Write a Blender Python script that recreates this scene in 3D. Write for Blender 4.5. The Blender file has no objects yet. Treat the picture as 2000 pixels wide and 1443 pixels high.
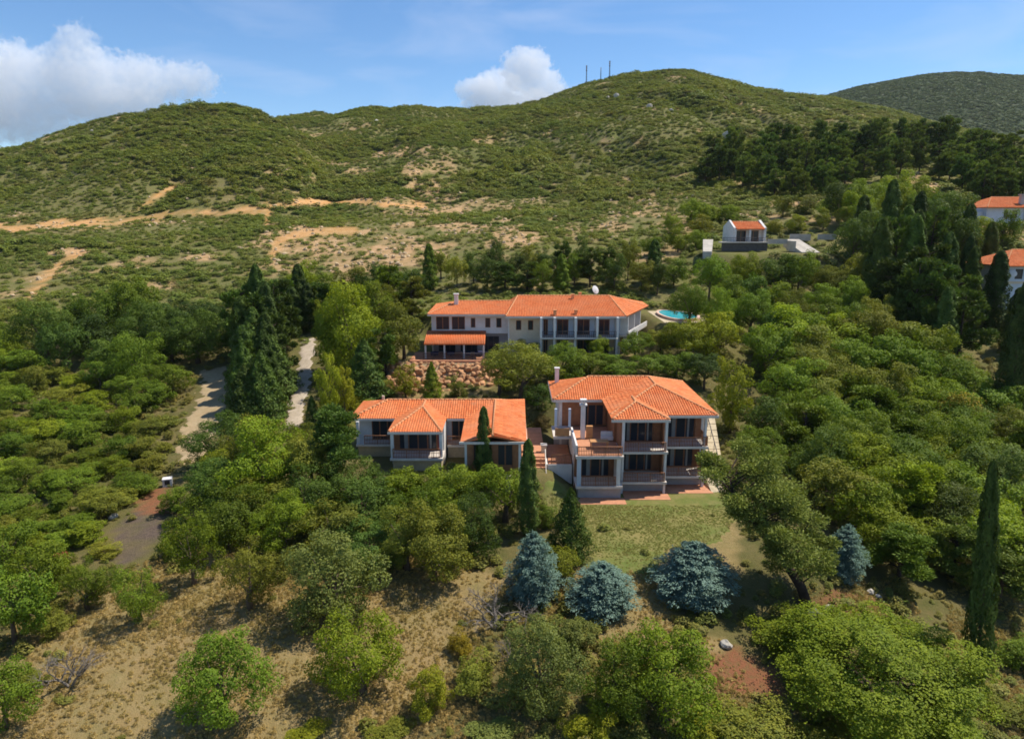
import bpy, math, random
import numpy as np
from mathutils import Vector, Matrix

scene = bpy.context.scene
R = math.radians
random.seed(7)
rng = np.random.default_rng(7)

# ------------------------------------------------------------------ camera
F = 1333.0            # focal length in photograph pixels (2000 wide)
PITCH = 12.3          # degrees down
CZ = 26.5             # camera height, metres above the villa lawn
cam_data = bpy.data.cameras.new('camera')
cam_data.sensor_width = 36.0
cam_data.lens = 36.0 * F / 2000.0
cam_data.clip_start = 0.5
cam_data.clip_end = 60000.0
cam = bpy.data.objects.new('camera', cam_data)
scene.collection.objects.link(cam)
cam.location = (0, 0, CZ)
cam.rotation_euler = (R(90 - PITCH), 0, 0)
scene.camera = cam

# ------------------------------------------------------------------ sky, sun, exposure
SUN_EL = 60.0
SUN_AZ = (0.93, 0.36)          # horizontal direction towards the sun (x right, y away from the camera)
_n = math.hypot(*SUN_AZ)
SUN_DIR = Vector((SUN_AZ[0] / _n * math.cos(R(SUN_EL)), SUN_AZ[1] / _n * math.cos(R(SUN_EL)), math.sin(R(SUN_EL))))
world = bpy.data.worlds.new('World')
scene.world = world
world.use_nodes = True
wn, wl = world.node_tree.nodes, world.node_tree.links
wn.clear()
w_out = wn.new('ShaderNodeOutputWorld')
w_bg = wn.new('ShaderNodeBackground')
w_sky = wn.new('ShaderNodeTexSky')
w_sky.sky_type = 'NISHITA'
w_sky.sun_disc = False
w_sky.sun_elevation = R(SUN_EL)
w_sky.sun_rotation = math.atan2(SUN_DIR.x, SUN_DIR.y)
w_sky.altitude = 900
w_sky.air_density = 1.0
w_sky.dust_density = 0.15
w_sky.ozone_density = 4.5
w_bg.inputs['Strength'].default_value = 0.125
# thin high cirrus veil over the blue
w_tc = wn.new('ShaderNodeTexCoord')
w_map = wn.new('ShaderNodeMapping')
w_map.inputs['Rotation'].default_value = (0.0, R(-18), R(10))
w_map.inputs['Scale'].default_value = (1.6, 1.6, 7.0)
w_n = wn.new('ShaderNodeTexNoise')
w_n.inputs['Scale'].default_value = 2.3
w_n.inputs['Detail'].default_value = 7
w_n.inputs['Roughness'].default_value = 0.55
w_n.inputs['Distortion'].default_value = 0.6
w_mr = wn.new('ShaderNodeMapRange')
w_mr.inputs['From Min'].default_value = 0.46
w_mr.inputs['From Max'].default_value = 0.86
w_mr.inputs['To Max'].default_value = 0.42
w_mx = wn.new('ShaderNodeMix')
w_mx.data_type = 'RGBA'
w_mx.inputs[7].default_value = (4.6, 5.2, 6.6, 1)
w_hs = wn.new('ShaderNodeHueSaturation')
w_hs.inputs['Saturation'].default_value = 1.14
wl.new(w_tc.outputs['Generated'], w_map.inputs['Vector'])
wl.new(w_map.outputs[0], w_n.inputs['Vector'])
wl.new(w_n.outputs['Fac'], w_mr.inputs['Value'])
wl.new(w_mr.outputs[0], w_mx.inputs[0])
wl.new(w_sky.outputs[0], w_hs.inputs['Color'])
wl.new(w_hs.outputs[0], w_mx.inputs[6])
wl.new(w_mx.outputs[2], w_bg.inputs['Color'])
wl.new(w_bg.outputs[0], w_out.inputs['Surface'])

sun_data = bpy.data.lights.new('sun', 'SUN')
sun_data.energy = 4.8
sun_data.angle = R(0.53)
sun_data.color = (1.0, 0.93, 0.82)
sun = bpy.data.objects.new('sun', sun_data)
scene.collection.objects.link(sun)
sun.location = (80, 60, 120)
sun.rotation_euler = (-SUN_DIR).to_track_quat('-Z', 'Y').to_euler()

scene.view_settings.view_transform = 'Standard'
scene.view_settings.look = 'None'
scene.view_settings.exposure = 0.34
scene.view_settings.gamma = 1.0
scene.view_settings.use_curve_mapping = False
cy = scene.cycles
cy.max_bounces = 12
cy.diffuse_bounces = 4
cy.glossy_bounces = 2
cy.transmission_bounces = 3
cy.transparent_max_bounces = 6
cy.volume_bounces = 12
cy.use_denoising = True
cy.caustics_reflective = False
cy.caustics_refractive = False
cy.sample_clamp_indirect = 4.0
cy.filter_width = 1.7

# ------------------------------------------------------------------ lens geometry (to survey the land from the photograph)
_cp, _sp = math.cos(R(PITCH)), math.sin(R(PITCH))
def ray(px, py):
    u = (np.asarray(px, float) - 1000.0) / F
    v = (721.5 - np.asarray(py, float)) / F
    return u, _cp + v * _sp, -_sp + v * _cp
def project(x, y, z):
    zz = z - CZ
    dep = np.maximum(y * _cp - zz * _sp, 1e-3)
    up = y * _sp + zz * _cp
    return 1000.0 + F * x / dep, 721.5 - F * up / dep, dep
def elev(py):                       # tangent of elevation for a point on the centre column
    _, b, c = ray(1000, py)
    return c / b

# ------------------------------------------------------------------ value noise
def _hash(ix, iy, seed):
    h = (ix.astype(np.int64) * 374761393 + iy.astype(np.int64) * 668265263 + seed * 1442695041) & 0x7fffffff
    h = ((h ^ (h >> 13)) * 1274126177) & 0x7fffffff
    return ((h ^ (h >> 16)) & 0xffff) / 65535.0
def vnoise(x, y, seed=0):
    ix, iy = np.floor(x), np.floor(y)
    fx, fy = x - ix, y - iy
    fx, fy = fx * fx * (3 - 2 * fx), fy * fy * (3 - 2 * fy)
    a, b = _hash(ix, iy, seed), _hash(ix + 1, iy, seed)
    c, d = _hash(ix, iy + 1, seed), _hash(ix + 1, iy + 1, seed)
    return (a + (b - a) * fx) * (1 - fy) + (c + (d - c) * fx) * fy
def fbm(x, y, seed=0, octaves=4):
    s, amp, tot = 0.0, 1.0, 0.0
    for k in range(octaves):
        s = s + amp * (vnoise(x * 2 ** k + 17.3 * k, y * 2 ** k - 9.1 * k, seed + k) - 0.5)
        tot += amp
        amp *= 0.5
    return s / tot * 2
def sstep(a, b, x):
    t = np.clip((x - a) / (b - a), 0, 1)
    return t * t * (3 - 2 * t)

# ------------------------------------------------------------------ the land
_cols = np.array([-700, 0, 400, 800, 1200, 1600, 2000, 2700], float)
_rows = [  # depth from the camera, ground height relative to the camera for each column
    (8,   [-38, -36, -35.5, -35, -35, -36, -38, -42]),
    (20,  [-33, -32, -31.8, -31.6, -31.6, -32.3, -33.5, -37]),
    (33,  [-29.2, -28.8, -28.6, -28.6, -28.6, -29.2, -30.2, -33]),
    (40,  [-28.6, -28.1, -27.9, -27.6, -27.4, -28.3, -29.8, -33]),
    (48,  [-28.2, -27.7, -27.3, -26.9, -26.6, -27.6, -29.4, -33]),
    (60,  [-27.6, -27.4, -26.9, -26.3, -26.3, -27.2, -29.4, -33]),
    (75,  [-26.5, -26.8, -26.2, -24.4, -24.6, -26.4, -28.6, -32]),
    (90,  [-25, -25.6, -24.9, -24.2, -22.5, -24.6, -26.6, -30]),
    (105, [-23, -23.6, -23.0, -19.8, -18.6, -20.8, -22.6, -25]),
    (130, [-17.5, -18.5, -18.0, -15.8, -14.4, -13.2, -14.5, -16]),
    (150, [-14.5, -15.8, -15.0, -12, -9.4, -6.5, -6.0, -6]),
    (170, [-11.5, -12.8, -12.0, -9, -5, -1, 0, 1]),
    (220, [-4, -5, -4, -2, 1, 9, 9.6, 10]),
    (270, [1, 0.5, 2.0, 3.0, 9, 22, 21, 20]),
]
_ld = np.log(np.array([r[0] for r in _rows], float))
_zt = np.array([r[1] for r in _rows], float)
_ac = (_cols - 1000.0) / F
_AG = np.linspace(_ac[0], _ac[-1], 240)
_LG = np.linspace(_ld[0], _ld[-1], 320)
_t1 = np.stack([np.interp(_AG, _ac, row) for row in _zt])
_tab = np.stack([np.interp(_LG, _ld, _t1[:, j]) for j in range(len(_AG))], axis=1)
def _smooth(a, k, axis):
    w = np.hanning(2 * k + 3)[1:-1]
    w /= w.sum()
    pad = [(0, 0), (0, 0)]
    pad[axis] = (k, k)
    b = np.pad(a, pad, mode='edge')
    return np.apply_along_axis(lambda m: np.convolve(m, w, 'valid'), axis, b)
_tab = _smooth(_smooth(_tab, 7, 0), 12, 1)
def base_table(a, d):
    i = np.clip((np.log(np.maximum(d, 8.0)) - _LG[0]) / (_LG[1] - _LG[0]), 0, len(_LG) - 1.001)
    j = np.clip((a - _AG[0]) / (_AG[1] - _AG[0]), 0, len(_AG) - 1.001)
    i0, j0 = i.astype(int), j.astype(int)
    fi, fj = i - i0, j - j0
    return (_tab[i0, j0] * (1 - fi) + _tab[i0 + 1, j0] * fi) * (1 - fj) + (_tab[i0, j0 + 1] * (1 - fi) + _tab[i0 + 1, j0 + 1] * fi) * fj

def _ridge(pts, depth):
    a = np.array([(p[0] - 1000.0) / F / ray(1000, p[1])[1] for p in pts])
    z = np.array([elev(p[1]) * depth for p in pts])
    g = np.linspace(a[0], a[-1], 400)
    zz = np.interp(g, a, z)
    w = np.hanning(15)
    w /= w.sum()
    zz = np.convolve(np.pad(zz, 7, mode='edge'), w, 'valid')
    return g, zz
HILLS = []
for pts, depth, d0, sh in (
    ([(-900, 520), (-300, 395), (0, 297), (100, 264), (200, 232), (270, 214), (330, 206), (400, 201), (480, 207), (560, 234), (630, 282), (720, 345), (820, 405), (950, 470), (1100, 540)], 470, 255, 0.30),
    ([(300, 300), (450, 245), (560, 228), (640, 219), (720, 209), (800, 205), (860, 209), (910, 215), (970, 211), (1020, 204), (1070, 187), (1130, 168), (1200, 155), (1260, 143), (1310, 137), (1345, 137), (1375, 146), (1420, 157), (1500, 174), (1580, 188), (1680, 203), (1760, 220), (1860, 250), (2000, 275), (2300, 330), (2900, 430)], 690, 262, 0.16),
    ([(1000, 330), (1400, 235), (1590, 191), (1680, 169), (1780, 149), (1860, 141), (1930, 141), (2000, 148), (2300, 200), (2900, 330)], 1650, 700, 0.35)):
    g, zz = _ridge(pts, depth)
    HILLS.append((g, zz, depth, d0, sh))

PADS = [  # x0, x1, y0, y1, height above the villa lawn datum, blend distance
    (3.2, 22.5, 50.0, 82.0, 0.1, 5.0),        # villa and lawn
    (-17.5, 3.0, 63.0, 77.0, 2.2, 4.0),       # bungalow
    (-16.0, 22.0, 99.3, 118.0, 6.5, 2.6),     # hotel
    (23.5, 33.0, 108.6, 124.0, 10.4, 3.0),     # pool terrace
    (43.0, 64.0, 140.0, 156.0, 20.0, 6.0),    # white house
    (110.0, 150.0, 162.0, 184.0, 25.2, 10.0), # upper right house
    (88.0, 125.0, 119.0, 136.0, 10.6, 8.0),   # lower right house
]
def land(x, y):
    x = np.asarray(x, float)
    y = np.asarray(y, float)
    a = x / np.maximum(y, 30.0)
    z = base_table(a, y)
    z = z + np.where(y < 8, (y - 8) * 0.25, 0)
    zz = z.copy()
    for g, ridge, depth, d0, sh in HILLS:
        zr = np.interp(a, g, ridge)
        z0 = base_table(a, np.full_like(y, min(d0, 270.0))) - (0 if d0 < 300 else 60)
        t = np.clip((y - d0) / (depth - d0), 0, None)
        s = np.where(t < 1, t + sh * t * (1 - t), 1 - 0.75 * (t - 1))
        h = z0 + (zr - z0) * s
        h = np.where(y > d0, np.maximum(h, -60), -200)
        k = 1.0 + 0.003 * y
        m = np.maximum(zz, h)
        zz = m + k * np.log1p(np.exp(-np.abs(zz - h) / k)) * sstep(d0, d0 + 90, y)
    amp = np.clip((y - 20) / 130.0, 0.15, 1.0)
    n = 0.9 * fbm(x / 17.0, y / 17.0, 3, 4) * amp + 2.2 * fbm(x / 60.0, y / 60.0, 11, 4) * np.clip((y - 150) / 200.0, 0, 1) * (1 + 0.6 * sstep(700, 1500, y))
    gul = vnoise(x / 42.0 + 0.6 * fbm(x / 50.0, y / 80.0, 19, 2), y / 190.0 + x / 300.0, 5)
    gul2 = vnoise(x / 17.0 + 0.5 * fbm(x / 20.0, y / 40.0, 29, 2), y / 80.0, 6)
    hillw = sstep(225, 330, y) * (1 - 0.65 * sstep(430, 640, y))
    n = n - hillw * (7.0 * np.clip(1 - np.abs(2 * gul - 1) * 1.6, 0, 1) ** 1.5 + 2.2 * np.clip(1 - np.abs(2 * gul2 - 1) * 1.8, 0, 1) ** 1.3 - 1.6)
    n = n + 0.16 * fbm(x / 3.1, y / 3.1, 23, 3)
    zz = zz + n
    zz = zz + CZ
    for x0, x1, y0, y1, h, bl in PADS:
        dist = np.hypot(np.maximum(np.maximum(x0 - x, x - x1), 0), np.maximum(np.maximum(y0 - y, y - y1), 0))
        w = 1 - sstep(0, bl, dist)
        zz = zz * (1 - w) + h * w
    return zz
_TT = np.concatenate([np.linspace(24, 140, 90), np.geomspace(142, 2500, 110)])
def ground_at(px, py):
    """where the line of sight through a photograph pixel meets the land"""
    u, b, c = ray(px, py)
    a, e = u / b, c / b
    t = _TT
    for _ in range(3):
        h = CZ + e * t - land(a * t, t)
        k = int(np.argmax(h < 0)) if (h < 0).any() else len(t) - 1
        t = np.linspace(t[max(k - 1, 0)], t[k], 12)
    m = float(t[6])
    return Vector((a * m, m, float(land(np.array([a * m]), np.array([m]))[0])))
def ground_z(x, y):
    return float(land(np.array([x]), np.array([y]))[0])

def in_poly(px, py, poly):
    inside = np.zeros(np.shape(px), bool)
    n = len(poly)
    for i in range(n):
        x0, y0 = poly[i]
        x1, y1 = poly[(i + 1) % n]
        c = ((y0 > py) != (y1 > py))
        inside ^= c & (px < (x1 - x0) * (py - y0) / ((y1 - y0) if y1 != y0 else 1e-9) + x0)
    return inside
def line_dist(px, py, pts):
    d = np.full(np.shape(px), 1e9)
    for (x0, y0), (x1, y1) in zip(pts[:-1], pts[1:]):
        dx, dy = x1 - x0, y1 - y0
        t = np.clip(((px - x0) * dx + (py - y0) * dy) / (dx * dx + dy * dy), 0, 1)
        d = np.minimum(d, np.hypot(px - x0 - t * dx, py - y0 - t * dy))
    return d

# ------------------------------------------------------------------ object helpers
COL = scene.collection
def link(name, data, parent=None, loc=None):
    o = bpy.data.objects.new(name, data)
    COL.objects.link(o)
    if parent is not None:
        o.parent = parent
    if loc is not None:
        o.location = loc
    return o
def tag(o, label=None, cat=None, group=None, kind=None):
    if label: o['label'] = label
    if cat: o['category'] = cat
    if group: o['group'] = group
    if kind: o['kind'] = kind
    return o
def thing(name, label, cat, loc=(0, 0, 0), rz=0.0, group=None):
    o = link(name, None, None, loc)
    o.empty_display_size = 0.3
    o.rotation_euler = (0, 0, rz)
    return tag(o, label, cat, group)
def mesh_np(name, verts, faces_flat, fsize, mats=(), smooth=False, attrs=None):
    """fast mesh: verts (N,3), faces_flat index array, fsize = verts per face (int)"""
    me = bpy.data.meshes.new(name)
    verts = np.ascontiguousarray(verts, dtype=np.float32)
    faces_flat = np.ascontiguousarray(faces_flat, dtype=np.int32).ravel()
    nf = len(faces_flat) // fsize
    me.vertices.add(len(verts))
    me.vertices.foreach_set('co', verts.ravel())
    me.loops.add(len(faces_flat))
    me.loops.foreach_set('vertex_index', faces_flat)
    me.polygons.add(nf)
    me.polygons.foreach_set('loop_start', np.arange(nf, dtype=np.int32) * fsize)
    me.polygons.foreach_set('loop_total', np.full(nf, fsize, dtype=np.int32))
    for m in mats:
        me.materials.append(m)
    for k, (dom, arr) in (attrs or {}).items():
        arr = np.ascontiguousarray(arr, dtype=np.float32)
        if arr.ndim == 2:
            at = me.attributes.new(k, 'FLOAT_COLOR', dom)
            at.data.foreach_set('color', arr.ravel())
        else:
            at = me.attributes.new(k, 'FLOAT', dom)
            at.data.foreach_set('value', arr)
    me.update(calc_edges=True)
    if smooth:
        me.polygons.foreach_set('use_smooth', np.ones(nf, dtype=bool))
    return me

class MB:
    """collects boxes, tubes and polygons; build() links them as one mesh object"""
    def __init__(self):
        self.v, self.f, self.s = [], [], []
    def add(self, vs, fs, smooth=False):
        k = len(self.v)
        self.v += [tuple(p) for p in vs]
        self.f += [tuple(i + k for i in f) for f in fs]
        self.s += [smooth] * len(fs)
        return self
    def box(self, x0, x1, y0, y1, z0, z1):
        return self.add([(x0, y0, z0), (x1, y0, z0), (x1, y1, z0), (x0, y1, z0), (x0, y0, z1), (x1, y0, z1), (x1, y1, z1), (x0, y1, z1)],
                        [(3, 2, 1, 0), (4, 5, 6, 7), (0, 1, 5, 4), (1, 2, 6, 5), (2, 3, 7, 6), (3, 0, 4, 7)])
    def tube(self, pts, radii, n=8, caps=True):
        pts = [Vector(p) for p in pts]
        if not hasattr(radii, '__len__'):
            radii = [radii] * len(pts)
        vs, fs = [], []
        for i, p in enumerate(pts):
            d = (pts[min(i + 1, len(pts) - 1)] - pts[max(i - 1, 0)]).normalized()
            a = d.cross(Vector((0.31, 0.95, 0.05)))
            if a.length < 0.1:
                a = d.cross(Vector((1, 0, 0)))
            a.normalize()
            b = d.cross(a)
            for k in range(n):
                t = 2 * math.pi * k / n
                vs.append(p + (a * math.cos(t) + b * math.sin(t)) * radii[i])
        for i in range(len(pts) - 1):
            for k in range(n):
                fs.append((i * n + k, i * n + (k + 1) % n, (i + 1) * n + (k + 1) % n, (i + 1) * n + k))
        if caps:
            fs.append(tuple(range(n))[::-1])
            fs.append(tuple((len(pts) - 1) * n + k for k in range(n)))
        return self.add(vs, fs, True)
    def prism(self, poly, z0, z1):
        n = len(poly)
        vs = [(p[0], p[1], z0) for p in poly] + [(p[0], p[1], z1) for p in poly]
        fs = [tuple(range(n))[::-1], tuple(range(n, 2 * n))] + [(i, (i + 1) % n, n + (i + 1) % n, n + i) for i in range(n)]
        return self.add(vs, fs)
    def slab(self, poly3, t):
        """polygon in space given a downward thickness t"""
        n = len(poly3)
        vs = [tuple(p) for p in poly3] + [(p[0], p[1], p[2] - t) for p in poly3]
        fs = [tuple(range(n)), tuple(range(n, 2 * n))[::-1]] + [(i, n + i, n + (i + 1) % n, (i + 1) % n) for i in range(n)]
        return self.add(vs, fs)
    def data(self, name, mat):
        me = bpy.data.meshes.new(name)
        me.from_pydata(self.v, [], self.f)
        me.polygons.foreach_set('use_smooth', self.s)
        if mat:
            me.materials.append(mat)
        me.update()
        return me
    def build(self, name, mat, parent=None, loc=None):
        return link(name, self.data(name, mat), parent, loc)

# ------------------------------------------------------------------ materials
def new_mat(name):
    m = bpy.data.materials.new(name)
    m.use_nodes = True
    nt = m.node_tree
    nt.nodes.clear()
    out = nt.nodes.new('ShaderNodeOutputMaterial')
    return m, nt, out
def N(nt, kind, **kw):
    n = nt.nodes.new(kind)
    for k, v in kw.items():
        if k in n.inputs:
            n.inputs[k].default_value = v
        else:
            setattr(n, k, v)
    return n
def mixc(nt, fac, a, b, mode='MIX'):
    n = nt.nodes.new('ShaderNodeMix')
    n.data_type = 'RGBA'
    n.blend_type = mode
    for sock, val in ((n.inputs[0], fac), (n.inputs[6], a), (n.inputs[7], b)):
        if hasattr(val, 'links'):
            nt.links.new(val, sock)
        elif isinstance(val, (int, float)):
            sock.default_value = val
        else:
            sock.default_value = (*val, 1.0) if len(val) == 3 else val
    return n.outputs[2]
def mathn(nt, op, a, b=0.0, clamp=False):
    n = nt.nodes.new('ShaderNodeMath')
    n.operation = op
    n.use_clamp = clamp
    for sock, val in ((n.inputs[0], a), (n.inputs[1], b)):
        if hasattr(val, 'links'):
            nt.links.new(val, sock)
        else:
            sock.default_value = val
    return n.outputs[0]
def ramp(nt, fac, lo, hi):
    n = nt.nodes.new('ShaderNodeMapRange')
    n.inputs['From Min'].default_value = lo
    n.inputs['From Max'].default_value = hi
    nt.links.new(fac, n.inputs['Value'])
    return n.outputs[0]
def noise(nt, scale, detail=4.0, rough=0.6, coord=None, dist=0.0):
    n = nt.nodes.new('ShaderNodeTexNoise')
    n.inputs['Scale'].default_value = scale
    n.inputs['Detail'].default_value = detail
    n.inputs['Roughness'].default_value = rough
    n.inputs['Distortion'].default_value = dist
    if coord is not None:
        nt.links.new(coord, n.inputs['Vector'])
    return n.outputs['Fac']
def wpos(nt):
    return nt.nodes.new('ShaderNodeNewGeometry').outputs['Position']
def surf(nt, out, color, rough=0.8, bump=None, strength=0.5, dist=0.05, spec=0.3, metallic=0.0):
    p = nt.nodes.new('ShaderNodeBsdfPrincipled')
    if hasattr(color, 'links'):
        nt.links.new(color, p.inputs['Base Color'])
    else:
        p.inputs['Base Color'].default_value = (*color, 1)
    p.inputs['Roughness'].default_value = rough
    p.inputs['Specular IOR Level'].default_value = spec
    p.inputs['Metallic'].default_value = metallic
    if bump is not None:
        b = nt.nodes.new('ShaderNodeBump')
        b.inputs['Strength'].default_value = strength
        b.inputs['Distance'].default_value = dist
        nt.links.new(bump, b.inputs['Height'])
        nt.links.new(b.outputs[0], p.inputs['Normal'])
    nt.links.new(p.outputs[0], out.inputs['Surface'])
    return p
_mats = {}
def plain(name, color, rough=0.75, vary=0.18, scale=2.0, spec=0.3, bump=0.0, metallic=0.0):
    if name in _mats:
        return _mats[name]
    m, nt, out = new_mat(name)
    pos = wpos(nt)
    n1 = noise(nt, scale, 5, 0.65, pos)
    n2 = noise(nt, scale * 7.3, 3, 0.6, pos)
    c = mixc(nt, ramp(nt, n1, 0.3, 0.7), tuple(x * (1 - vary) for x in color), tuple(min(x * (1 + vary * 0.7), 0.9) for x in color))
    c = mixc(nt, mathn(nt, 'MULTIPLY', ramp(nt, n2, 0.45, 0.75), vary), c, tuple(x * 0.6 for x in color))
    surf(nt, out, c, rough, n2 if bump else None, bump, 0.03, spec, metallic)
    _mats[name] = m
    return m

# ------------------------------------------------------------------ ground zones surveyed in the photograph (pixels)
CUT = [  # bare orange cut of the hill track
    [(-40, 440), (20, 446), (90, 440), (160, 436), (230, 438), (300, 424), (380, 414), (450, 415), (520, 410), (580, 398), (640, 396), (700, 393), (760, 397), (830, 405)],
    [(225, 436), (270, 405), (320, 378), (365, 356)],
]
CUT_W = [7.0, 5.0]
GULLY = [[(160, 490), (120, 515), (95, 535), (60, 580)], [(530, 500), (545, 470), (600, 455), (690, 450)], [(520, 440), (525, 405)]]
GULLY_W = [7, 9, 10]
BARE = [  # centre x, y, half width, half height, strength
    (765, 302, 45, 8, .9), (805, 332, 26, 16, .8), (845, 368, 24, 20, .85), (700, 335, 34, 6, .8), (885, 412, 46, 14, .9), (930, 445, 50, 16, .8), (640, 318, 34, 5, .7),
    (140, 492, 55, 9, 1), (400, 502, 45, 9, .9), (560, 520, 50, 14, .7), (620, 480, 90, 25, .8), (700, 520, 60, 22, .7), (780, 470, 60, 16, .6), (1000, 462, 60, 26, .85), (900, 440, 70, 14, .7),
    (850, 390, 60, 12, .75), (800, 293, 55, 12, .7), (820, 365, 45, 15, .7), (630, 322, 25, 6, .7), (540, 338, 22, 9, .5), (950, 268, 40, 14, .5), (1250, 400, 70, 24, .5), (1330, 440, 60, 30, .5),
    (1420, 270, 28, 6, .9), (1780, 355, 26, 18, 1.0), (1815, 370, 30, 14, 1.0), (1560, 398, 70, 8, .9), (1180, 420, 60, 12, .4), (1600, 430, 45, 10, .6), (1480, 420, 70, 10, .5), (230, 310, 12, 4, .6),
    (290, 215, 40, 9, .6), (730, 240, 25, 5, .5), (1275, 210, 30, 6, .6), (1320, 150, 60, 4, .5), (680, 560, 18, 30, .7), (1040, 560, 20, 12, .4), (460, 580, 26, 10, .6),
]
def zone_masks(x, y, z):
    px, py, dep = project(x, y, z)
    wob = fbm(x / 5.0, y / 5.0, 31, 3)
    wobp = wob * 6
    cut = np.zeros_like(px)
    for line, w in zip(CUT, CUT_W):
        cut = np.maximum(cut, (1 - sstep(w * 0.35, w * 1.35, line_dist(px, py + wobp * 1.6 + 5 * fbm(x / 2.2, y / 2.2, 33, 3), line))) * np.clip(1.05 + 1.1 * fbm(x / 14.0, y / 14.0, 37, 2), 0.25, 1))
    for line, w in zip(GULLY, GULLY_W):
        cut = np.maximum(cut, (1 - sstep(w * 0.4, w * 1.3, line_dist(px + wobp, py + wobp * 0.5, line))) * 0.8)
    bare = np.zeros_like(px)
    for cx, cyy, hw, hh, s in BARE:
        r = np.hypot((px - cx) / hw, (py - cyy) / hh) + wob * 0.55
        bare = np.maximum(bare, (1 - sstep(0.55, 1.15, r)) * s)
    reg = np.clip(1.25 - np.hypot((px - 730) / 330, (py - 455) / 95), 0, 1) + 0.75 * np.clip(1.1 - np.hypot((px - 1230) / 260, (py - 415) / 70), 0, 1)
    stripe = fbm(x / 9.0, y / 15.0, 47, 4)
    bare = np.maximum(bare, np.clip(reg * 1.3, 0, 1) * sstep(0.08, 0.30, stripe) * 0.95)
    bare = np.maximum(bare, 0.55 * sstep(0.34, 0.5, fbm(x / 16.0, y / 22.0, 53, 4)))
    far = sstep(105, 140, y)
    cut, bare = cut * far, bare * far
    return cut, bare

# ------------------------------------------------------------------ the ground sheet
def _axis(lo, hi, near, core0, core1, grow, cap):
    a = list(np.arange(core0, core1, near))
    s, v = near, core1
    while v < hi:
        a.append(v)
        s = min(s * grow, cap)
        v += s
    a.append(hi)
    s, v = near, core0
    b = []
    while v > lo:
        s = min(s * grow, cap)
        v -= s
        b.append(v)
    return np.array(b[::-1] + a)
_xs = _axis(-1700, 2300, 0.9, -50, 55, 1.022, 14)
_ys = _axis(-160, 2900, 0.8, 26, 125, 1.013, 13)
GX, GY = np.meshgrid(_xs, _ys)
GZ = land(GX.ravel(), GY.ravel())
cutm, barem = zone_masks(GX.ravel(), GY.ravel(), GZ)
_px, _py, _ = project(GX.ravel(), GY.ravel(), GZ)
near_front = 1 - sstep(95, 130, GY.ravel())
wob = fbm(GX.ravel() / 4.0, GY.ravel() / 4.0, 41, 4)
def pmask(poly, soft=0.0):
    w = wob * 14 * near_front
    return in_poly(_px + w, _py + w * 0.7, poly).astype(float) * near_front
orchard = pmask([(-60, 1500), (-40, 1330), (60, 1230), (150, 1170), (330, 1110), (420, 1080), (600, 1180), (760, 1120), (930, 1100), (1000, 1130), (900, 1290), (820, 1443), (820, 1520)])
orchard = np.maximum(orchard, pmask([(1150, 1130), (1290, 1090), (1330, 1230), (1440, 1250), (1400, 1290), (1200, 1290), (1130, 1260), (1130, 1200)]))
orchard = np.maximum(orchard, pmask([(1120, 950), (1440, 950), (1440, 1130), (1120, 1130)]))
orchard = np.maximum(orchard, pmask([(762, 690), (950, 690), (950, 785), (760, 790)]))
burnt = pmask([(232, 1020), (285, 985), (318, 975), (318, 1040), (270, 1095), (228, 1100)]) * np.clip(0.75 + 1.2 * fbm(GX.ravel() / 1.7, GY.ravel() / 1.7, 45, 3), 0, 1)
redsoil = np.maximum(pmask([(262, 985), (300, 958), (328, 952), (328, 1000), (285, 1005)]), pmask([(1385, 1285), (1440, 1265), (1530, 1330), (1520, 1360), (1390, 1350)]))
redsoil = np.maximum(redsoil, 0.7 * pmask([(1560, 1190), (1640, 1150), (1720, 1170), (1760, 1195), (1700, 1200), (1600, 1225)]))
rgba1 = np.stack([cutm, barem, orchard, np.ones_like(cutm)], 1)
rgba2 = np.stack([burnt, redsoil, near_front, np.ones_like(cutm)], 1)
nx, ny = len(_xs), len(_ys)
ii = (np.arange(ny - 1)[:, None] * nx + np.arange(nx - 1)[None, :]).ravel()
gf = np.stack([ii, ii + 1, ii + nx + 1, ii + nx], 1)
m_ground, nt, out = new_mat('hillside earth and dry grass')
pos = wpos(nt)
a1 = nt.nodes.new('ShaderNodeAttribute'); a1.attribute_name = 'zone_a'
a2 = nt.nodes.new('ShaderNodeAttribute'); a2.attribute_name = 'zone_b'
s1 = N(nt, 'ShaderNodeSeparateColor'); nt.links.new(a1.outputs['Color'], s1.inputs[0])
s2 = N(nt, 'ShaderNodeSeparateColor'); nt.links.new(a2.outputs['Color'], s2.inputs[0])
nA = noise(nt, 0.035, 6, 0.62, pos)
nB = noise(nt, 0.35, 6, 0.7, pos)
nC = noise(nt, 2.7, 5, 0.7, pos)
nD = noise(nt, 11.0, 3, 0.7, pos)
c = mixc(nt, ramp(nt, nA, 0.35, 0.68), (0.125, 0.140, 0.034), (0.175, 0.150, 0.055))
c = mixc(nt, ramp(nt, nB, 0.45, 0.75), c, (0.20, 0.16, 0.075))
c = mixc(nt, mathn(nt, 'MULTIPLY', ramp(nt, nC, 0.5, 0.8), 0.6), c, (0.06, 0.062, 0.02))
bare_f = mathn(nt, 'MULTIPLY', s1.outputs[1], mathn(nt, 'ADD', ramp(nt, nB, 0.25, 0.6), 0.25), True)
c_bare = mixc(nt, ramp(nt, nB, 0.3, 0.7), (0.40, 0.225, 0.095), (0.50, 0.335, 0.185))
c = mixc(nt, bare_f, c, c_bare)
c_cut = mixc(nt, ramp(nt, nB, 0.35, 0.6), (0.48, 0.235, 0.075), (0.56, 0.33, 0.145))
c = mixc(nt, s1.outputs[0], c, c_cut)
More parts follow.
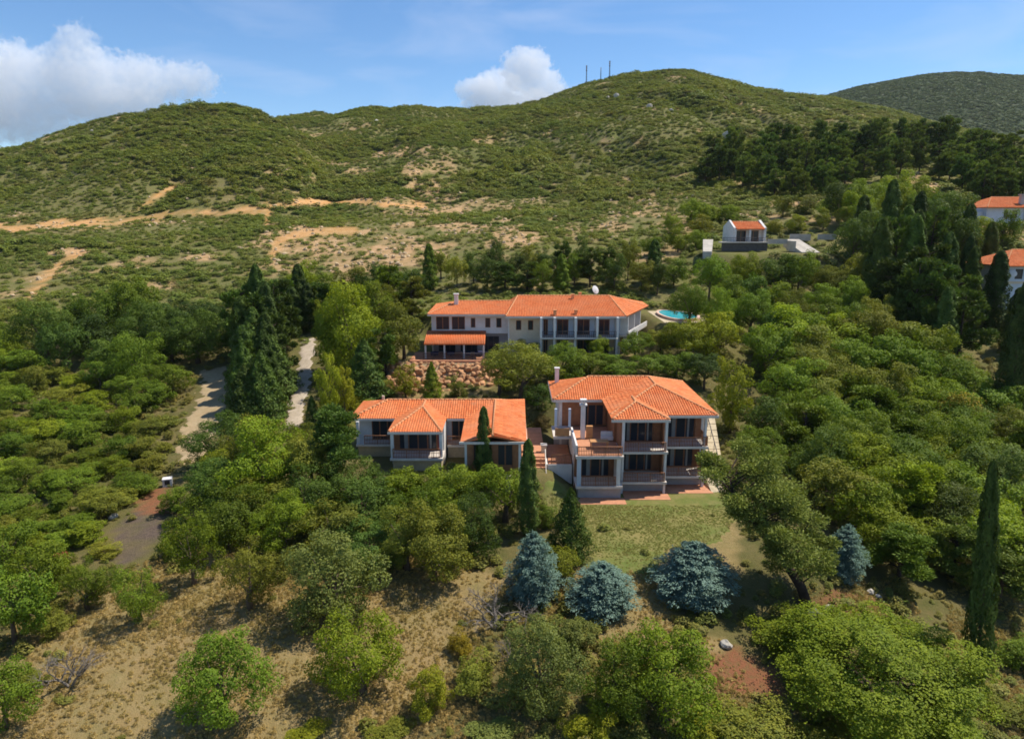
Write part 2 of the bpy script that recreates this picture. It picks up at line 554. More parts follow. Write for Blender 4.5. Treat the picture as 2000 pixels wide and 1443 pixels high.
# near ground: dry straw over ochre earth
g1 = mixc(nt, ramp(nt, nB, 0.34, 0.66), (0.295, 0.205, 0.088), (0.22, 0.18, 0.068))
g1 = mixc(nt, mathn(nt, 'MULTIPLY', ramp(nt, nC, 0.45, 0.8), 0.7), g1, (0.36, 0.265, 0.13))
g1 = mixc(nt, mathn(nt, 'MULTIPLY', ramp(nt, nD, 0.5, 0.8), 0.6), g1, (0.15, 0.105, 0.045))
g0 = mixc(nt, ramp(nt, nB, 0.35, 0.7), (0.10, 0.10, 0.03), (0.19, 0.145, 0.06))
g0 = mixc(nt, mathn(nt, 'MULTIPLY', ramp(nt, nD, 0.5, 0.8), 0.5), g0, (0.05, 0.045, 0.02))
g = mixc(nt, s1.outputs[2], g0, g1)
g = mixc(nt, s2.outputs[0], g, mixc(nt, ramp(nt, nC, 0.35, 0.7), (0.095, 0.070, 0.055), (0.155, 0.115, 0.088)))
g = mixc(nt, mathn(nt, 'MULTIPLY', s2.outputs[1], ramp(nt, nC, 0.2, 0.55)), g, (0.24, 0.10, 0.05))
c = mixc(nt, s2.outputs[2], c, g)
hgt = mathn(nt, 'ADD', mathn(nt, 'MULTIPLY', nC, 0.5), mathn(nt, 'MULTIPLY', nD, 0.5))
a3 = nt.nodes.new('ShaderNodeAttribute'); a3.attribute_name = 'far_hill'
c = mixc(nt, a3.outputs['Fac'], c, mixc(nt, ramp(nt, nA, 0.35, 0.65), (0.048, 0.070, 0.030), (0.080, 0.088, 0.045)))
surf(nt, out, c, 0.95, hgt, 0.9, 0.22, 0.1)
gme = mesh_np('terrain', np.stack([GX.ravel(), GY.ravel(), GZ], 1), gf, 4, [m_ground], True, {'zone_a': ('POINT', rgba1), 'zone_b': ('POINT', rgba2), 'far_hill': ('POINT', sstep(800, 950, GY.ravel()))})
terrain = tag(link('terrain', gme), 'scrubby hillside with dry grass and bare orange soil', kind='structure')

# ------------------------------------------------------------------ foliage material: tint from the plant, variation leaf by leaf
def leaf_mat(name, tint=None, trans=0.34, scatter=False):
    m, nt, out = new_mat(name)
    at = nt.nodes.new('ShaderNodeAttribute'); at.attribute_name = 'leaf'
    oi = nt.nodes.new('ShaderNodeObjectInfo')
    if scatter:
        pos = wpos(nt)
        n = noise(nt, 0.022, 4, 0.6, pos)
        n2 = noise(nt, 0.09, 4, 0.65, pos)
        base = mixc(nt, ramp(nt, n, 0.35, 0.65), tint[0], tint[1])
        base = mixc(nt, mathn(nt, 'MULTIPLY', ramp(nt, n2, 0.5, 0.72), 0.75), base, tint[2])
        base = mixc(nt, mathn(nt, 'MULTIPLY', mathn(nt, 'GREATER_THAN', oi.outputs['Random'], 0.80), 0.55), base, tint[3])
        hs = N(nt, 'ShaderNodeHueSaturation')
        nt.links.new(base, hs.inputs['Color'])
        nt.links.new(mathn(nt, 'ADD', mathn(nt, 'MULTIPLY', oi.outputs['Random'], 0.36), 0.84), hs.inputs['Value'])
        base = hs.outputs[0]
    else:
        base = oi.outputs['Color']
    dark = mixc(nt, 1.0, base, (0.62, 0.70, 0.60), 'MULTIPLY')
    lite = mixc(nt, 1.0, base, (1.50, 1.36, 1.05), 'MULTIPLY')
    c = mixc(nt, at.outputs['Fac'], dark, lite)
    p = N(nt, 'ShaderNodeBsdfPrincipled', Roughness=0.62)
    p.inputs['Specular IOR Level'].default_value = 0.18
    nt.links.new(c, p.inputs['Base Color'])
    t = nt.nodes.new('ShaderNodeBsdfTranslucent')
    nt.links.new(mixc(nt, 1.0, c, (1.25, 1.25, 0.6), 'MULTIPLY'), t.inputs['Color'])
    mx = nt.nodes.new('ShaderNodeMixShader')
    mx.inputs[0].default_value = trans
    nt.links.new(p.outputs[0], mx.inputs[1])
    nt.links.new(t.outputs[0], mx.inputs[2])
    nt.links.new(mx.outputs[0], out.inputs['Surface'])
    return m
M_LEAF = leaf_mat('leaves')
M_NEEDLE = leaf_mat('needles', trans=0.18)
M_BARK = plain('bark', (0.13, 0.095, 0.065), 0.9, 0.4, 3.0, 0.1, 0.6)
M_BARK_DARK = plain('dark pine bark', (0.065, 0.045, 0.035), 0.95, 0.4, 3.0, 0.1, 0.6)
M_DEADWOOD = plain('grey dead wood', (0.21, 0.18, 0.15), 0.9, 0.3, 3.0, 0.1)

def unit(v):
    return v / np.maximum(np.linalg.norm(v, axis=-1, keepdims=True), 1e-9)
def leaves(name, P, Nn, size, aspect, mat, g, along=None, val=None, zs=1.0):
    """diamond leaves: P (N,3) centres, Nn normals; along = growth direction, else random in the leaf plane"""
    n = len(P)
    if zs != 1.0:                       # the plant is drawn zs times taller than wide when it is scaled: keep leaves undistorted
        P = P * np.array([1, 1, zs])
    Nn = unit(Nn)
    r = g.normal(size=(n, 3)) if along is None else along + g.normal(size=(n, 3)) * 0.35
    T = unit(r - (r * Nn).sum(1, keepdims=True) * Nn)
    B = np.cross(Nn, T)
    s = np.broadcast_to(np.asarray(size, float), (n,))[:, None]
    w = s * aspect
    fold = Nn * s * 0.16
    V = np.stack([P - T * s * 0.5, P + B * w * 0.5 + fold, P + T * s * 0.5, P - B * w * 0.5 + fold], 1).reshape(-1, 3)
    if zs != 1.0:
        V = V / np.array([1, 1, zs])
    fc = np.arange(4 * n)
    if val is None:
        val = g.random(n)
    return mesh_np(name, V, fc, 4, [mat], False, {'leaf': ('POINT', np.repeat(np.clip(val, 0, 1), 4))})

def blob_lobes(g, n, c, rad, lr, zmin=None):
    """lobes spread through an ellipsoid, pushed to its shell"""
    d = unit(g.normal(size=(n, 3)))
    k = 0.55 + 0.5 * g.random((n, 1)) ** 0.6
    L = np.array(c) + d * k * np.array(rad)
    if zmin is not None:
        L[:, 2] = np.maximum(L[:, 2], zmin)
    r = lr[0] + (lr[1] - lr[0]) * g.random(n)
    return L, r
def clumps(g, L, r, per=6, k0=0.34, k1=0.56, out=0.78):
    """smaller clumps riding on the lobes"""
    C, q = [], []
    for c, rr in zip(L, r):
        d = unit(g.normal(size=(per, 3)) + np.array([0, 0, 0.25]))
        C.append(c + d * rr * out * (0.8 + 0.35 * g.random((per, 1))))
        q.append(rr * (k0 + (k1 - k0) * g.random(per)))
    return np.concatenate(C), np.concatenate(q)
def lobes_leaves(g, L, r, n, flat=1.0, shell=0.35, stray=0.10):
    """sample leaves on the union of lobes, keeping mostly the outside"""
    P, D = [], []
    tot = 0
    area = r ** 2 / (r ** 2).sum()
    F3 = np.array([1, 1, flat])
    while tot < n:
        m = int((n - tot) * 2.0) + 64
        i = g.choice(len(r), m, p=area)
        d = unit(g.normal(size=(m, 3)))
        rr = r[i][:, None] * (1 - shell * g.random((m, 1)) ** 1.6)
        rr = np.where(g.random((m, 1)) < stray, rr * (1.05 + 0.45 * g.random((m, 1))), rr)
        p = L[i] + d * rr * F3
        depth = np.zeros(m, np.float32)
        ps = (p / F3).astype(np.float32)
        for k in range(len(r)):
            q = ps - (L[k] / F3).astype(np.float32)
            depth = np.maximum(depth, np.where(i == k, 0, 1 - np.sqrt((q * q).sum(1)) / r[k]))
        keep = depth < 0.14 + 0.3 * g.random(m)
        P.append(p[keep]); D.append(d[keep])
        tot += keep.sum()
    return np.concatenate(P)[:n], np.concatenate(D)[:n]

PROTO = {}
def proto(kind, crown, trunk, tmat):
    PROTO.setdefault(kind, []).append((crown, trunk))
def trunk_mesh(name, g, forks, mat, base_r=0.045, top=0.42, lean=0.0):
    mb = MB()
    pts = [(0, 0, -0.06), (g.normal() * 0.012, g.normal() * 0.012, top * 0.5), (lean * 0.3 + g.normal() * 0.015, g.normal() * 0.015, top)]
    mb.tube(pts, [base_r * 1.25, base_r * 0.85, base_r * 0.6], 7)
    for f in forks:
        s = Vector(pts[1]).lerp(Vector(pts[2]), 0.3 + 0.7 * g.random())
        mid = s.lerp(Vector(f), 0.5) + Vector((0, 0, 0.03))
        mb.tube([s, mid, f], [base_r * 0.5, base_r * 0.33, base_r * 0.12], 5, False)
    return mb.data(name, mat)

def make_round(kind, seed, n=7000, size=0.034, nl=20, lr=(0.12, 0.2), crown=((0, 0, 0.60), (0.36, 0.36, 0.32)), aspect=0.62, up=0.35, base_r=0.04, top=0.40, mat=None, shell=0.4, drop=0.0, per=6, core=0.0, dome=False):
    g = np.random.default_rng(seed)
    L, r = blob_lobes(g, nl, crown[0], crown[1], lr)
    if dome:                                  # lobes spread evenly over a mound
        k = np.arange(nl) + 0.5
        zz, an = 1 - k / nl, k * 2.39996
        rr = np.sqrt(1 - zz * zz)
        L = np.stack([rr * np.cos(an), rr * np.sin(an), zz], 1) * np.array(crown[1]) * (0.86 + 0.22 * g.random((nl, 1))) + np.array(crown[0]) + g.normal(size=(nl, 3)) * 0.02
    Cl, rc = clumps(g, L, r, per)
    L2, r2 = np.concatenate([Cl, [crown[0]]]), np.concatenate([rc, [core or min(crown[1]) * 0.78]])
    P, D = lobes_leaves(g, L2, r2, n, 0.85, shell)
    ctr = np.array(crown[0])
    if drop:                                  # open patches in the crown
        q = P / 0.17 + seed * 1.7
        f = np.sin(q[:, 0] * 2.1 + np.sin(q[:, 1] * 1.7)) * np.sin(q[:, 1] * 1.9 + q[:, 2]) + np.sin(q[:, 2] * 2.3 + q[:, 0])
        k = f > -1.6 + drop
        P, D = P[k], D[k]
    outw = unit(P - ctr)
    Nn = D * 0.7 + outw * 0.5 + np.array([0, 0, up]) + g.normal(size=P.shape) * 0.55
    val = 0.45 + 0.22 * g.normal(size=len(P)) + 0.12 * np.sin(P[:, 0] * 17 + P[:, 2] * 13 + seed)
    me = leaves('crown', P, Nn, size * (0.7 + 0.6 * g.random(len(P))), aspect, mat or M_LEAF, g, None, val)
    forks = [tuple(L[i]) for i in g.choice(nl, min(7, nl), replace=False)]
    tr = trunk_mesh('trunk', g, forks, M_BARK, base_r, top)
    proto(kind, me, tr, M_BARK)

def make_shrub(kind, seed, n=4500, size=0.045, nl=16, lr=(0.13, 0.22), core=0.27, per=5):
    g = np.random.default_rng(seed)
    L, r = blob_lobes(g, nl, (0, 0, 0.36), (0.36, 0.36, 0.38), lr, 0.12)
    Cl, rc = clumps(g, L, r, per, 0.42, 0.66)
    L2, r2 = np.concatenate([Cl, [[0, 0, 0.34]]]), np.concatenate([rc, [core]])
    P, D = lobes_leaves(g, L2, r2, n, 0.85, 0.35)
    P = P[P[:, 2] > -0.02]
    Nn = unit(P - np.array([0, 0, 0.2])) + np.array([0, 0, 0.35]) + g.normal(size=P.shape) * 0.6
    val = 0.45 + 0.24 * g.normal(size=len(P)) + 0.12 * np.sin(P[:, 0] * 19 + P[:, 1] * 15 + seed)
    me = leaves('crown', P, Nn, size * (0.7 + 0.6 * g.random(len(P))), 0.65, M_LEAF, g, None, val)
    tr = trunk_mesh('trunk', g, [tuple(L[i] * 0.5) for i in range(min(6, nl))], M_BARK, 0.03, 0.2)
    proto(kind, me, tr, M_BARK)

def make_pine(kind, seed, n=7000, size=0.05, tufts=30, lean=0.0, spread=0.36, low=0.34, mat_trunk=None):
    g = np.random.default_rng(seed)
    C, Rr, forks = [], [], []
    for k in range(tufts):
        t = (k + g.random()) / tufts
        z = low + (0.97 - low) * t
        rad = spread * (1 - 0.72 * max(0, (t - 0.25)) ** 1.3) * (0.35 + 0.75 * g.random())
        a = g.random() * 6.283
        C.append((rad * math.cos(a) + lean * z, rad * math.sin(a), z)); Rr.append(0.075 + 0.075 * g.random() * (1.15 - t * 0.5))
    C, Rr = np.array(C), np.array(Rr)
    i = g.choice(tufts, n, p=Rr ** 2 / (Rr ** 2).sum())
    d = unit(g.normal(size=(n, 3)))
    P = C[i] + d * (Rr[i] * (0.35 + 0.75 * g.random(n)))[:, None] * np.array([1.15, 1.15, 0.62])
    along = unit(P - C[i] + np.array([0, 0, 0.05]))
    Nn = np.cross(along, unit(g.normal(size=(n, 3)))) + np.array([0, 0, 0.45])
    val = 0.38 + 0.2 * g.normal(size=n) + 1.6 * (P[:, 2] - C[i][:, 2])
    me = leaves('crown', P, Nn, size * (0.7 + 0.6 * g.random(n)), 0.34, M_NEEDLE, g, along, val)
    mb = MB()
    axis = [(lean * z * 0.9, 0.01 * math.sin(z * 9), z) for z in (-0.05, 0.2, 0.45, 0.7, 0.95)]
    mb.tube(axis, [0.034, 0.028, 0.021, 0.013, 0.004], 7)
    for k in range(0, tufts):
        z = max(0.12, C[k][2] - 0.07)
        mb.tube([(lean * z * 0.9, 0, z), tuple(C[k])], [0.009, 0.004], 4, False)
    proto(kind, me, mb.data('trunk', mat_trunk or M_BARK_DARK), M_BARK)

def make_cypress(kind, seed, n=6000, size=0.03, fat=0.0, lumps=1.0, zs=4.0):
    """column: unit diameter, unit height"""
    g = np.random.default_rng(seed)
    z = g.random(n) ** (0.95 if not fat else 1.35)
    prof = np.minimum(1, (z + 0.02) / 0.14) ** 0.6 * np.clip(1 - z, 0, 1) ** (0.42 if not fat else 0.78) * (1.06 if not fat else 1.15)
    a = g.random(n) * 6.2832
    q = a * 1.0
    f = 1 + lumps * (0.16 * np.sin(q * 5 + z * 9 + seed) + 0.13 * np.sin(q * 3 - z * 23 + seed * 2) + 0.10 * np.sin(z * 47 + q * 2))
    rr = 0.46 * prof * f * (1 - 0.35 * g.random(n) ** 2)
    P = np.stack([rr * np.cos(a), rr * np.sin(a), 0.015 + z * 0.985], 1)
    outw = np.stack([np.cos(a), np.sin(a), np.full(n, 0.35)], 1)
    Nn = outw + g.normal(size=(n, 3)) * 0.45
    along = np.stack([np.cos(a) * 0.25, np.sin(a) * 0.25, np.full(n, 0.5)], 1)
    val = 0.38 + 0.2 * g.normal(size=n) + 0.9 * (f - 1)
    me = leaves('crown', P, Nn, size * (0.7 + 0.7 * g.random(n)), 0.5, M_NEEDLE, g, along, val, zs)
    mb = MB()
    mb.tube([(0, 0, -0.03), (0, 0, 0.3), (0, 0, 0.85)], [0.09, 0.06, 0.02], 6)
    proto(kind, me, mb.data('trunk', M_BARK), M_BARK)

def make_spruce(kind, seed, n=8000, size=0.05):
    """layered drooping boughs"""
    g = np.random.default_rng(seed)
    P, A, V = [], [], []
    lev = 15
    mb = MB()
    mb.tube([(0, 0, -0.03), (0, 0, 0.4), (0, 0, 0.97)], [0.035, 0.025, 0.006], 7)
    for k in range(lev):
        t = k / (lev - 1)
        z = 0.10 + 0.86 * t
        rad = 0.5 * (1 - t ** 2.2) ** 0.75 * (0.72 + 0.28 * min(1, t / 0.25)) + 0.02
        nb = max(5, int(15 * (1 - t) + 4))
        off = g.random() * 6.28
        for b in range(nb):
            a = off + 6.2832 * b / nb + g.normal() * 0.13
            rl = rad * (0.62 + 0.5 * g.random())
            m = int(n / lev / nb * (0.5 + 1.2 * (1 - t)) * 1.15) + 8
            s = g.random(m) ** 0.75
            wid = 0.085 * (1 - 0.55 * s) * (0.5 + rad)
            lat = g.normal(size=m) * wid
            up = 0.06 * np.sin(s * 3.1) - 0.05 * s * (1 - t) + 0.10 * s * s * t
            r = rl * s
            x = r * math.cos(a) - lat * math.sin(a)
            y = r * math.sin(a) + lat * math.cos(a)
            zz = z + up + g.normal(size=m) * 0.012
            P.append(np.stack([x, y, zz], 1))
            A.append(np.stack([np.full(m, math.cos(a)) - np.sign(lat) * 0.5 * math.sin(a), np.full(m, math.sin(a)) + np.sign(lat) * 0.5 * math.cos(a), np.full(m, 0.15)], 1))
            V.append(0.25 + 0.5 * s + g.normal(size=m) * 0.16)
            mb.tube([(0, 0, z), (rl * 0.8 * math.cos(a), rl * 0.8 * math.sin(a), z - 0.03 * (1 - t))], [0.008, 0.002], 3, False)
    P, A, V = np.concatenate(P), np.concatenate(A), np.concatenate(V)
    Nn = np.array([0, 0, 1.0]) + A * 0.35 + g.normal(size=P.shape) * 0.45
    me = leaves('crown', P, Nn, size * (0.7 + 0.6 * g.random(len(P))), 0.36, M_NEEDLE, g, A, V)
    proto(kind, me, mb.data('trunk', M_BARK), M_BARK)

def make_dead(kind, seed, n=70):
    g = np.random.default_rng(seed)
    mb, tw = MB(), MB()
    def grow(p, d, l, r, lev):
        q = p + d * l
        mid = p.lerp(q, 0.5) + Vector(g.normal(size=3) * l * 0.07)
        (mb if lev < 2 else tw).tube([p, mid, q], [r, r * 0.8, r * 0.6], 4 if lev else 6, False)
        if lev >= 4:
            return
        for _ in range(3 if lev < 3 else 4):
            dd = (d + Vector(g.normal(size=3) * 0.55) + Vector((0, 0, 0.12))).normalized()
            grow(p.lerp(q, 0.55 + 0.45 * g.random()), dd, l * (0.62 + 0.2 * g.random()), r * 0.55, lev + 1)
    for k in range(3):
        a = k * 2.1 + g.random()
        grow(Vector((0, 0, -0.03)), Vector((math.cos(a) * 0.5, math.sin(a) * 0.5, 0.9)).normalized(), 0.30, 0.022, 0)
    proto(kind, tw.data('twigs', M_DEADWOOD), mb.data('trunk', M_DEADWOOD), None)

for s in range(4):
    make_round('broad', 100 + s, n=15000, size=0.024, nl=16 + s * 2, lr=(0.14, 0.24), crown=((0, 0, 0.50), (0.36, 0.36, 0.38)), drop=0.2, top=0.3)
for s in range(3):
    make_round('olive', 140 + s, n=11000, size=0.025, nl=13, lr=(0.12, 0.21), crown=((0, 0, 0.53), (0.37, 0.37, 0.34)), aspect=0.45, drop=0.35, top=0.3)
for s in range(4):
    make_round('wood', 160 + s, n=8000, size=0.032, nl=13 + s, lr=(0.14, 0.24), crown=((0, 0, 0.54), (0.36, 0.36, 0.36)), base_r=0.03, drop=0.2, per=5)
for s in range(2):
    make_round('tall', 180 + s, n=8000, size=0.030, nl=18, lr=(0.12, 0.2), crown=((0, 0, 0.55), (0.34, 0.34, 0.40)), base_r=0.03, drop=0.2, per=5)
for s in range(4):
    make_shrub('shrub', 200 + s, n=8500, size=0.031, nl=13)
make_shrub('bigbush', 230, n=76000, size=0.0118, nl=46, lr=(0.075, 0.135), core=0.37, per=6)
for s in range(3):
    make_pine('pine', 300 + s, n=12000, size=0.045)
for s in range(3):
    make_pine('darkpine', 320 + s, n=5000, size=0.07, tufts=24 + 3 * s, spread=0.40, low=0.2)
for s in range(3):
    make_cypress('cypress', 400 + s, n=11000, size=0.085, zs=4.2)
for s in range(3):
    make_cypress('cone', 420 + s, n=9000, size=0.05, fat=1.0, zs=1.7)
for s in range(3):
    make_spruce('spruce', 500 + s, n=18000, size=0.036)
for s in range(3):
    make_dead('dead', 600 + s)

# ------------------------------------------------------------------ scrub too small and too many to count
def scrub_proto(name, seed, n, size, mat, nl=7):
    g = np.random.default_rng(seed)
    L, r = blob_lobes(g, nl, (0, 0, 0.28), (0.34, 0.34, 0.3), (0.16, 0.26), 0.1)
    P, D = lobes_leaves(g, np.concatenate([L, [[0, 0, 0.25]]]), np.concatenate([r, [0.26]]), n, 0.8, 0.3)
    P = P[P[:, 2] > -0.05]
    Nn = unit(P - np.array([0, 0, 0.1])) + np.array([0, 0, 0.8]) + g.normal(size=P.shape) * 0.45
    return bpy.data.objects.new(name, leaves(name, P, Nn, size * (0.7 + 0.6 * g.random(len(P))), 0.75, mat, g))
def scatter_object(name, label, P, scale, rot, protos, seed):
    """one object of plants nobody could count: points carrying instances"""
    me = bpy.data.meshes.new(name)
    me.vertices.add(len(P))
    me.vertices.foreach_set('co', np.ascontiguousarray(P, np.float32).ravel())
    for k, arr, typ in (('size', scale, 'FLOAT_VECTOR'), ('turn', rot, 'FLOAT_VECTOR')):
        a = me.attributes.new(k, typ, 'POINT')
        a.data.foreach_set('vector', np.ascontiguousarray(arr, np.float32).ravel())
    col = bpy.data.collections.new(name + ' kinds')
    for p in protos:
        col.objects.link(p)
    ng = bpy.data.node_groups.new(name, 'GeometryNodeTree')
    ng.interface.new_socket('Geometry', in_out='INPUT', socket_type='NodeSocketGeometry')
    ng.interface.new_socket('Geometry', in_out='OUTPUT', socket_type='NodeSocketGeometry')
    i, o = ng.nodes.new('NodeGroupInput'), ng.nodes.new('NodeGroupOutput')
    ci = ng.nodes.new('GeometryNodeCollectionInfo')
    ci.inputs['Collection'].default_value = col
    ci.inputs['Separate Children'].default_value = True
    ci.inputs['Reset Children'].default_value = True
    iop = ng.nodes.new('GeometryNodeInstanceOnPoints')
    iop.inputs['Pick Instance'].default_value = True
    sz, tn = ng.nodes.new('GeometryNodeInputNamedAttribute'), ng.nodes.new('GeometryNodeInputNamedAttribute')
    for nn, k in ((sz, 'size'), (tn, 'turn')):
        nn.data_type = 'FLOAT_VECTOR'
        nn.inputs['Name'].default_value = k
    rv = ng.nodes.new('FunctionNodeRandomValue')
    rv.data_type = 'INT'
    rv.inputs[4].default_value = 0
    rv.inputs[5].default_value = len(protos) - 1
    rv.inputs['Seed'].default_value = seed
    L = ng.links
    L.new(i.outputs[0], iop.inputs['Points'])
    L.new(ci.outputs[0], iop.inputs['Instance'])
    L.new(rv.outputs[2], iop.inputs['Instance Index'])
    L.new(sz.outputs[0], iop.inputs['Scale'])
    L.new(tn.outputs[0], iop.inputs['Rotation'])
    L.new(iop.outputs[0], o.inputs[0])
    ob = link(name, me)
    md = ob.modifiers.new('plants', 'NODES')
    md.node_group = ng
    return tag(ob, label, None, None, 'stuff')

M_SCRUB = leaf_mat('hillside scrub', [(0.195, 0.220, 0.040), (0.130, 0.175, 0.036), (0.235, 0.190, 0.085), (0.100, 0.145, 0.034)], 0.25, True)
g = np.random.default_rng(77)
def scatter_points(n, y0, y1, power, keep):
    y = (y0 ** power + (y1 ** power - y0 ** power) * g.random(n)) ** (1 / power)
    x = (g.random(n) * 2 - 1) * (y * 0.80 + 12)
    z = land(x, y)
    px, py, dep = project(x, y, z)
    k = (px > -60) & (px < 2060) & (py < 1500)
    x, y, z, px, py = x[k], y[k], z[k], px[k], py[k]
    k = keep(x, y, z, px, py)
    return x[k], y[k], z[k], px[k], py[k]
def hill_keep(x, y, z, px, py):
    c, b = zone_masks(x, y, z)
    dens = 0.86 + 0.95 * fbm(x / 20.0, y / 26.0, 61, 4) + 0.4 * fbm(x / 75.0, y / 75.0, 67, 2)
    dens = dens * (1 - 1.0 * (c > 0.35)) * (1 - 0.80 * b)
    for x0, x1, y0, y1, h, bl in PADS:
        dens = dens * np.where((x > x0 - 1.5) & (x < x1 + 1.5) & (y > y0 - 1) & (y < y1 + 1), 0, 1)
    return g.random(len(x)) < dens
x, y, z, px, py = scatter_points(120000, 112, 780, 1.5, hill_keep)
n = len(x)
s = (1.5 + 1.9 * g.random(n) ** 2.0) * (0.85 + 0.6 * sstep(150, 500, y)) * (0.7 + 1.1 * np.clip(fbm(x / 40.0, y / 40.0, 71, 3) + 0.3, 0, 1))
sc = np.stack([s * (0.9 + 0.4 * g.random(n)), s * (0.9 + 0.4 * g.random(n)), s * (0.50 + 0.35 * g.random(n))], 1)
rt = np.stack([np.zeros(n), np.zeros(n), g.random(n) * 6.28], 1)
scatter_object('maquis_scrub', 'low olive green scrub covering the hillsides', np.stack([x, y, z - 0.05 * s], 1), sc, rt, [scrub_proto('scrub_bush', 700 + k, 210, 0.13, M_SCRUB) for k in range(5)], 3)
x, y, z, px, py = scatter_points(90000, 950, 1700, 1.2, lambda x, y, z, px, py: (px > 1540) & (g.random(len(x)) < 0.95))
n = len(x)
s = 3 + 4 * g.random(n) ** 2
sc = np.stack([s * 1.5, s * 1.5, s * 0.5], 1)
rt = np.stack([np.zeros(n), np.zeros(n), g.random(n) * 6.28], 1)
M_SCRUB_FAR = leaf_mat('far hill scrub', [(0.115, 0.165, 0.060), (0.100, 0.150, 0.058), (0.140, 0.150, 0.070), (0.090, 0.138, 0.052)], 0.12, True)
scatter_object('far_scrub', 'dark green scrub on the distant hill', np.stack([x, y, z], 1), sc, rt, [scrub_proto('far_bush', 720 + k, 70, 0.22, M_SCRUB_FAR, 5) for k in range(3)], 4)

# ------------------------------------------------------------------ building materials
M_WHITE = plain('white plaster', (0.68, 0.65, 0.61), 0.85, 0.16, 0.7, 0.2)
M_CREAM = plain('cream plaster', (0.62, 0.52, 0.38), 0.85, 0.12, 0.9, 0.2)
M_BEIGE = plain('beige stone paving', (0.50, 0.41, 0.27), 0.9, 0.22, 1.6, 0.15, 0.3)
M_GREYW = plain('weathered grey plaster', (0.40, 0.38, 0.37), 0.9, 0.15, 0.9, 0.2)
M_WOOD = plain('brown stained wood', (0.30, 0.130, 0.060), 0.6, 0.3, 2.5, 0.3)
M_WOODLT = plain('golden wood', (0.52, 0.26, 0.10), 0.6, 0.2, 2.5, 0.3)
M_TERRA = plain('terracotta paving', (0.50, 0.235, 0.13), 0.85, 0.2, 1.5, 0.2)
M_SLABE = plain('pale slab edge', (0.60, 0.54, 0.47), 0.85, 0.12, 1.2, 0.2)
M_DARKMETAL = plain('dark metal', (0.045, 0.04, 0.045), 0.5, 0.1, 3.0, 0.4)
M_METAL = plain('grey metal', (0.32, 0.33, 0.34), 0.45, 0.1, 3.0, 0.5, 0.0, 0.6)
M_CAP = plain('pale mortared ridge tiles', (0.64, 0.29, 0.13), 0.85, 0.2, 2.0, 0.2)
M_BLUEW = plain('pale blue shade-toned plaster', (0.52, 0.58, 0.66), 0.85, 0.08, 0.8, 0.2)  # blue cast paints open shade onto the white hotel walls and villa piers
M_ROCK = plain('warm quarried rock', (0.50, 0.27, 0.135), 0.92, 0.35, 1.3, 0.1, 0.7)
M_ROCKPALE = plain('pale boulder', (0.45, 0.41, 0.34), 0.92, 0.2, 1.5, 0.1, 0.5)
M_CURTAIN = plain('pale curtain', (0.30, 0.30, 0.28), 0.9, 0.15, 2.0, 0.1)
def tile_mat():
    m, nt, out = new_mat('terracotta roof tiles')
    pos = wpos(nt)
    at = nt.nodes.new('ShaderNodeAttribute'); at.attribute_name = 'leaf'
    n1, n2 = noise(nt, 0.45, 5, 0.65, pos), noise(nt, 3.5, 4, 0.6, pos)
    c = mixc(nt, at.outputs['Fac'], (0.60, 0.150, 0.044), (0.78, 0.250, 0.082))
    c = mixc(nt, mathn(nt, 'MULTIPLY', ramp(nt, n1, 0.42, 0.75), 0.5), c, (0.68, 0.31, 0.15))
    c = mixc(nt, mathn(nt, 'MULTIPLY', ramp(nt, n2, 0.5, 0.75), 0.6), c, (0.40, 0.13, 0.055))
    n3 = noise(nt, 1.2, 6, 0.7, pos)
    c = mixc(nt, mathn(nt, 'MULTIPLY', ramp(nt, n3, 0.56, 0.74), 0.55), c, (0.36, 0.22, 0.13))
    surf(nt, out, c, 0.8, None, 0, 0, 0.2)
    return m
M_TILE = tile_mat()
def glass_mat():
    m, nt, out = new_mat('dark window glass')
    p = surf(nt, out, (0.030, 0.036, 0.046), 0.12, None, 0, 0, 0.28)
    return m
M_GLASS = glass_mat()

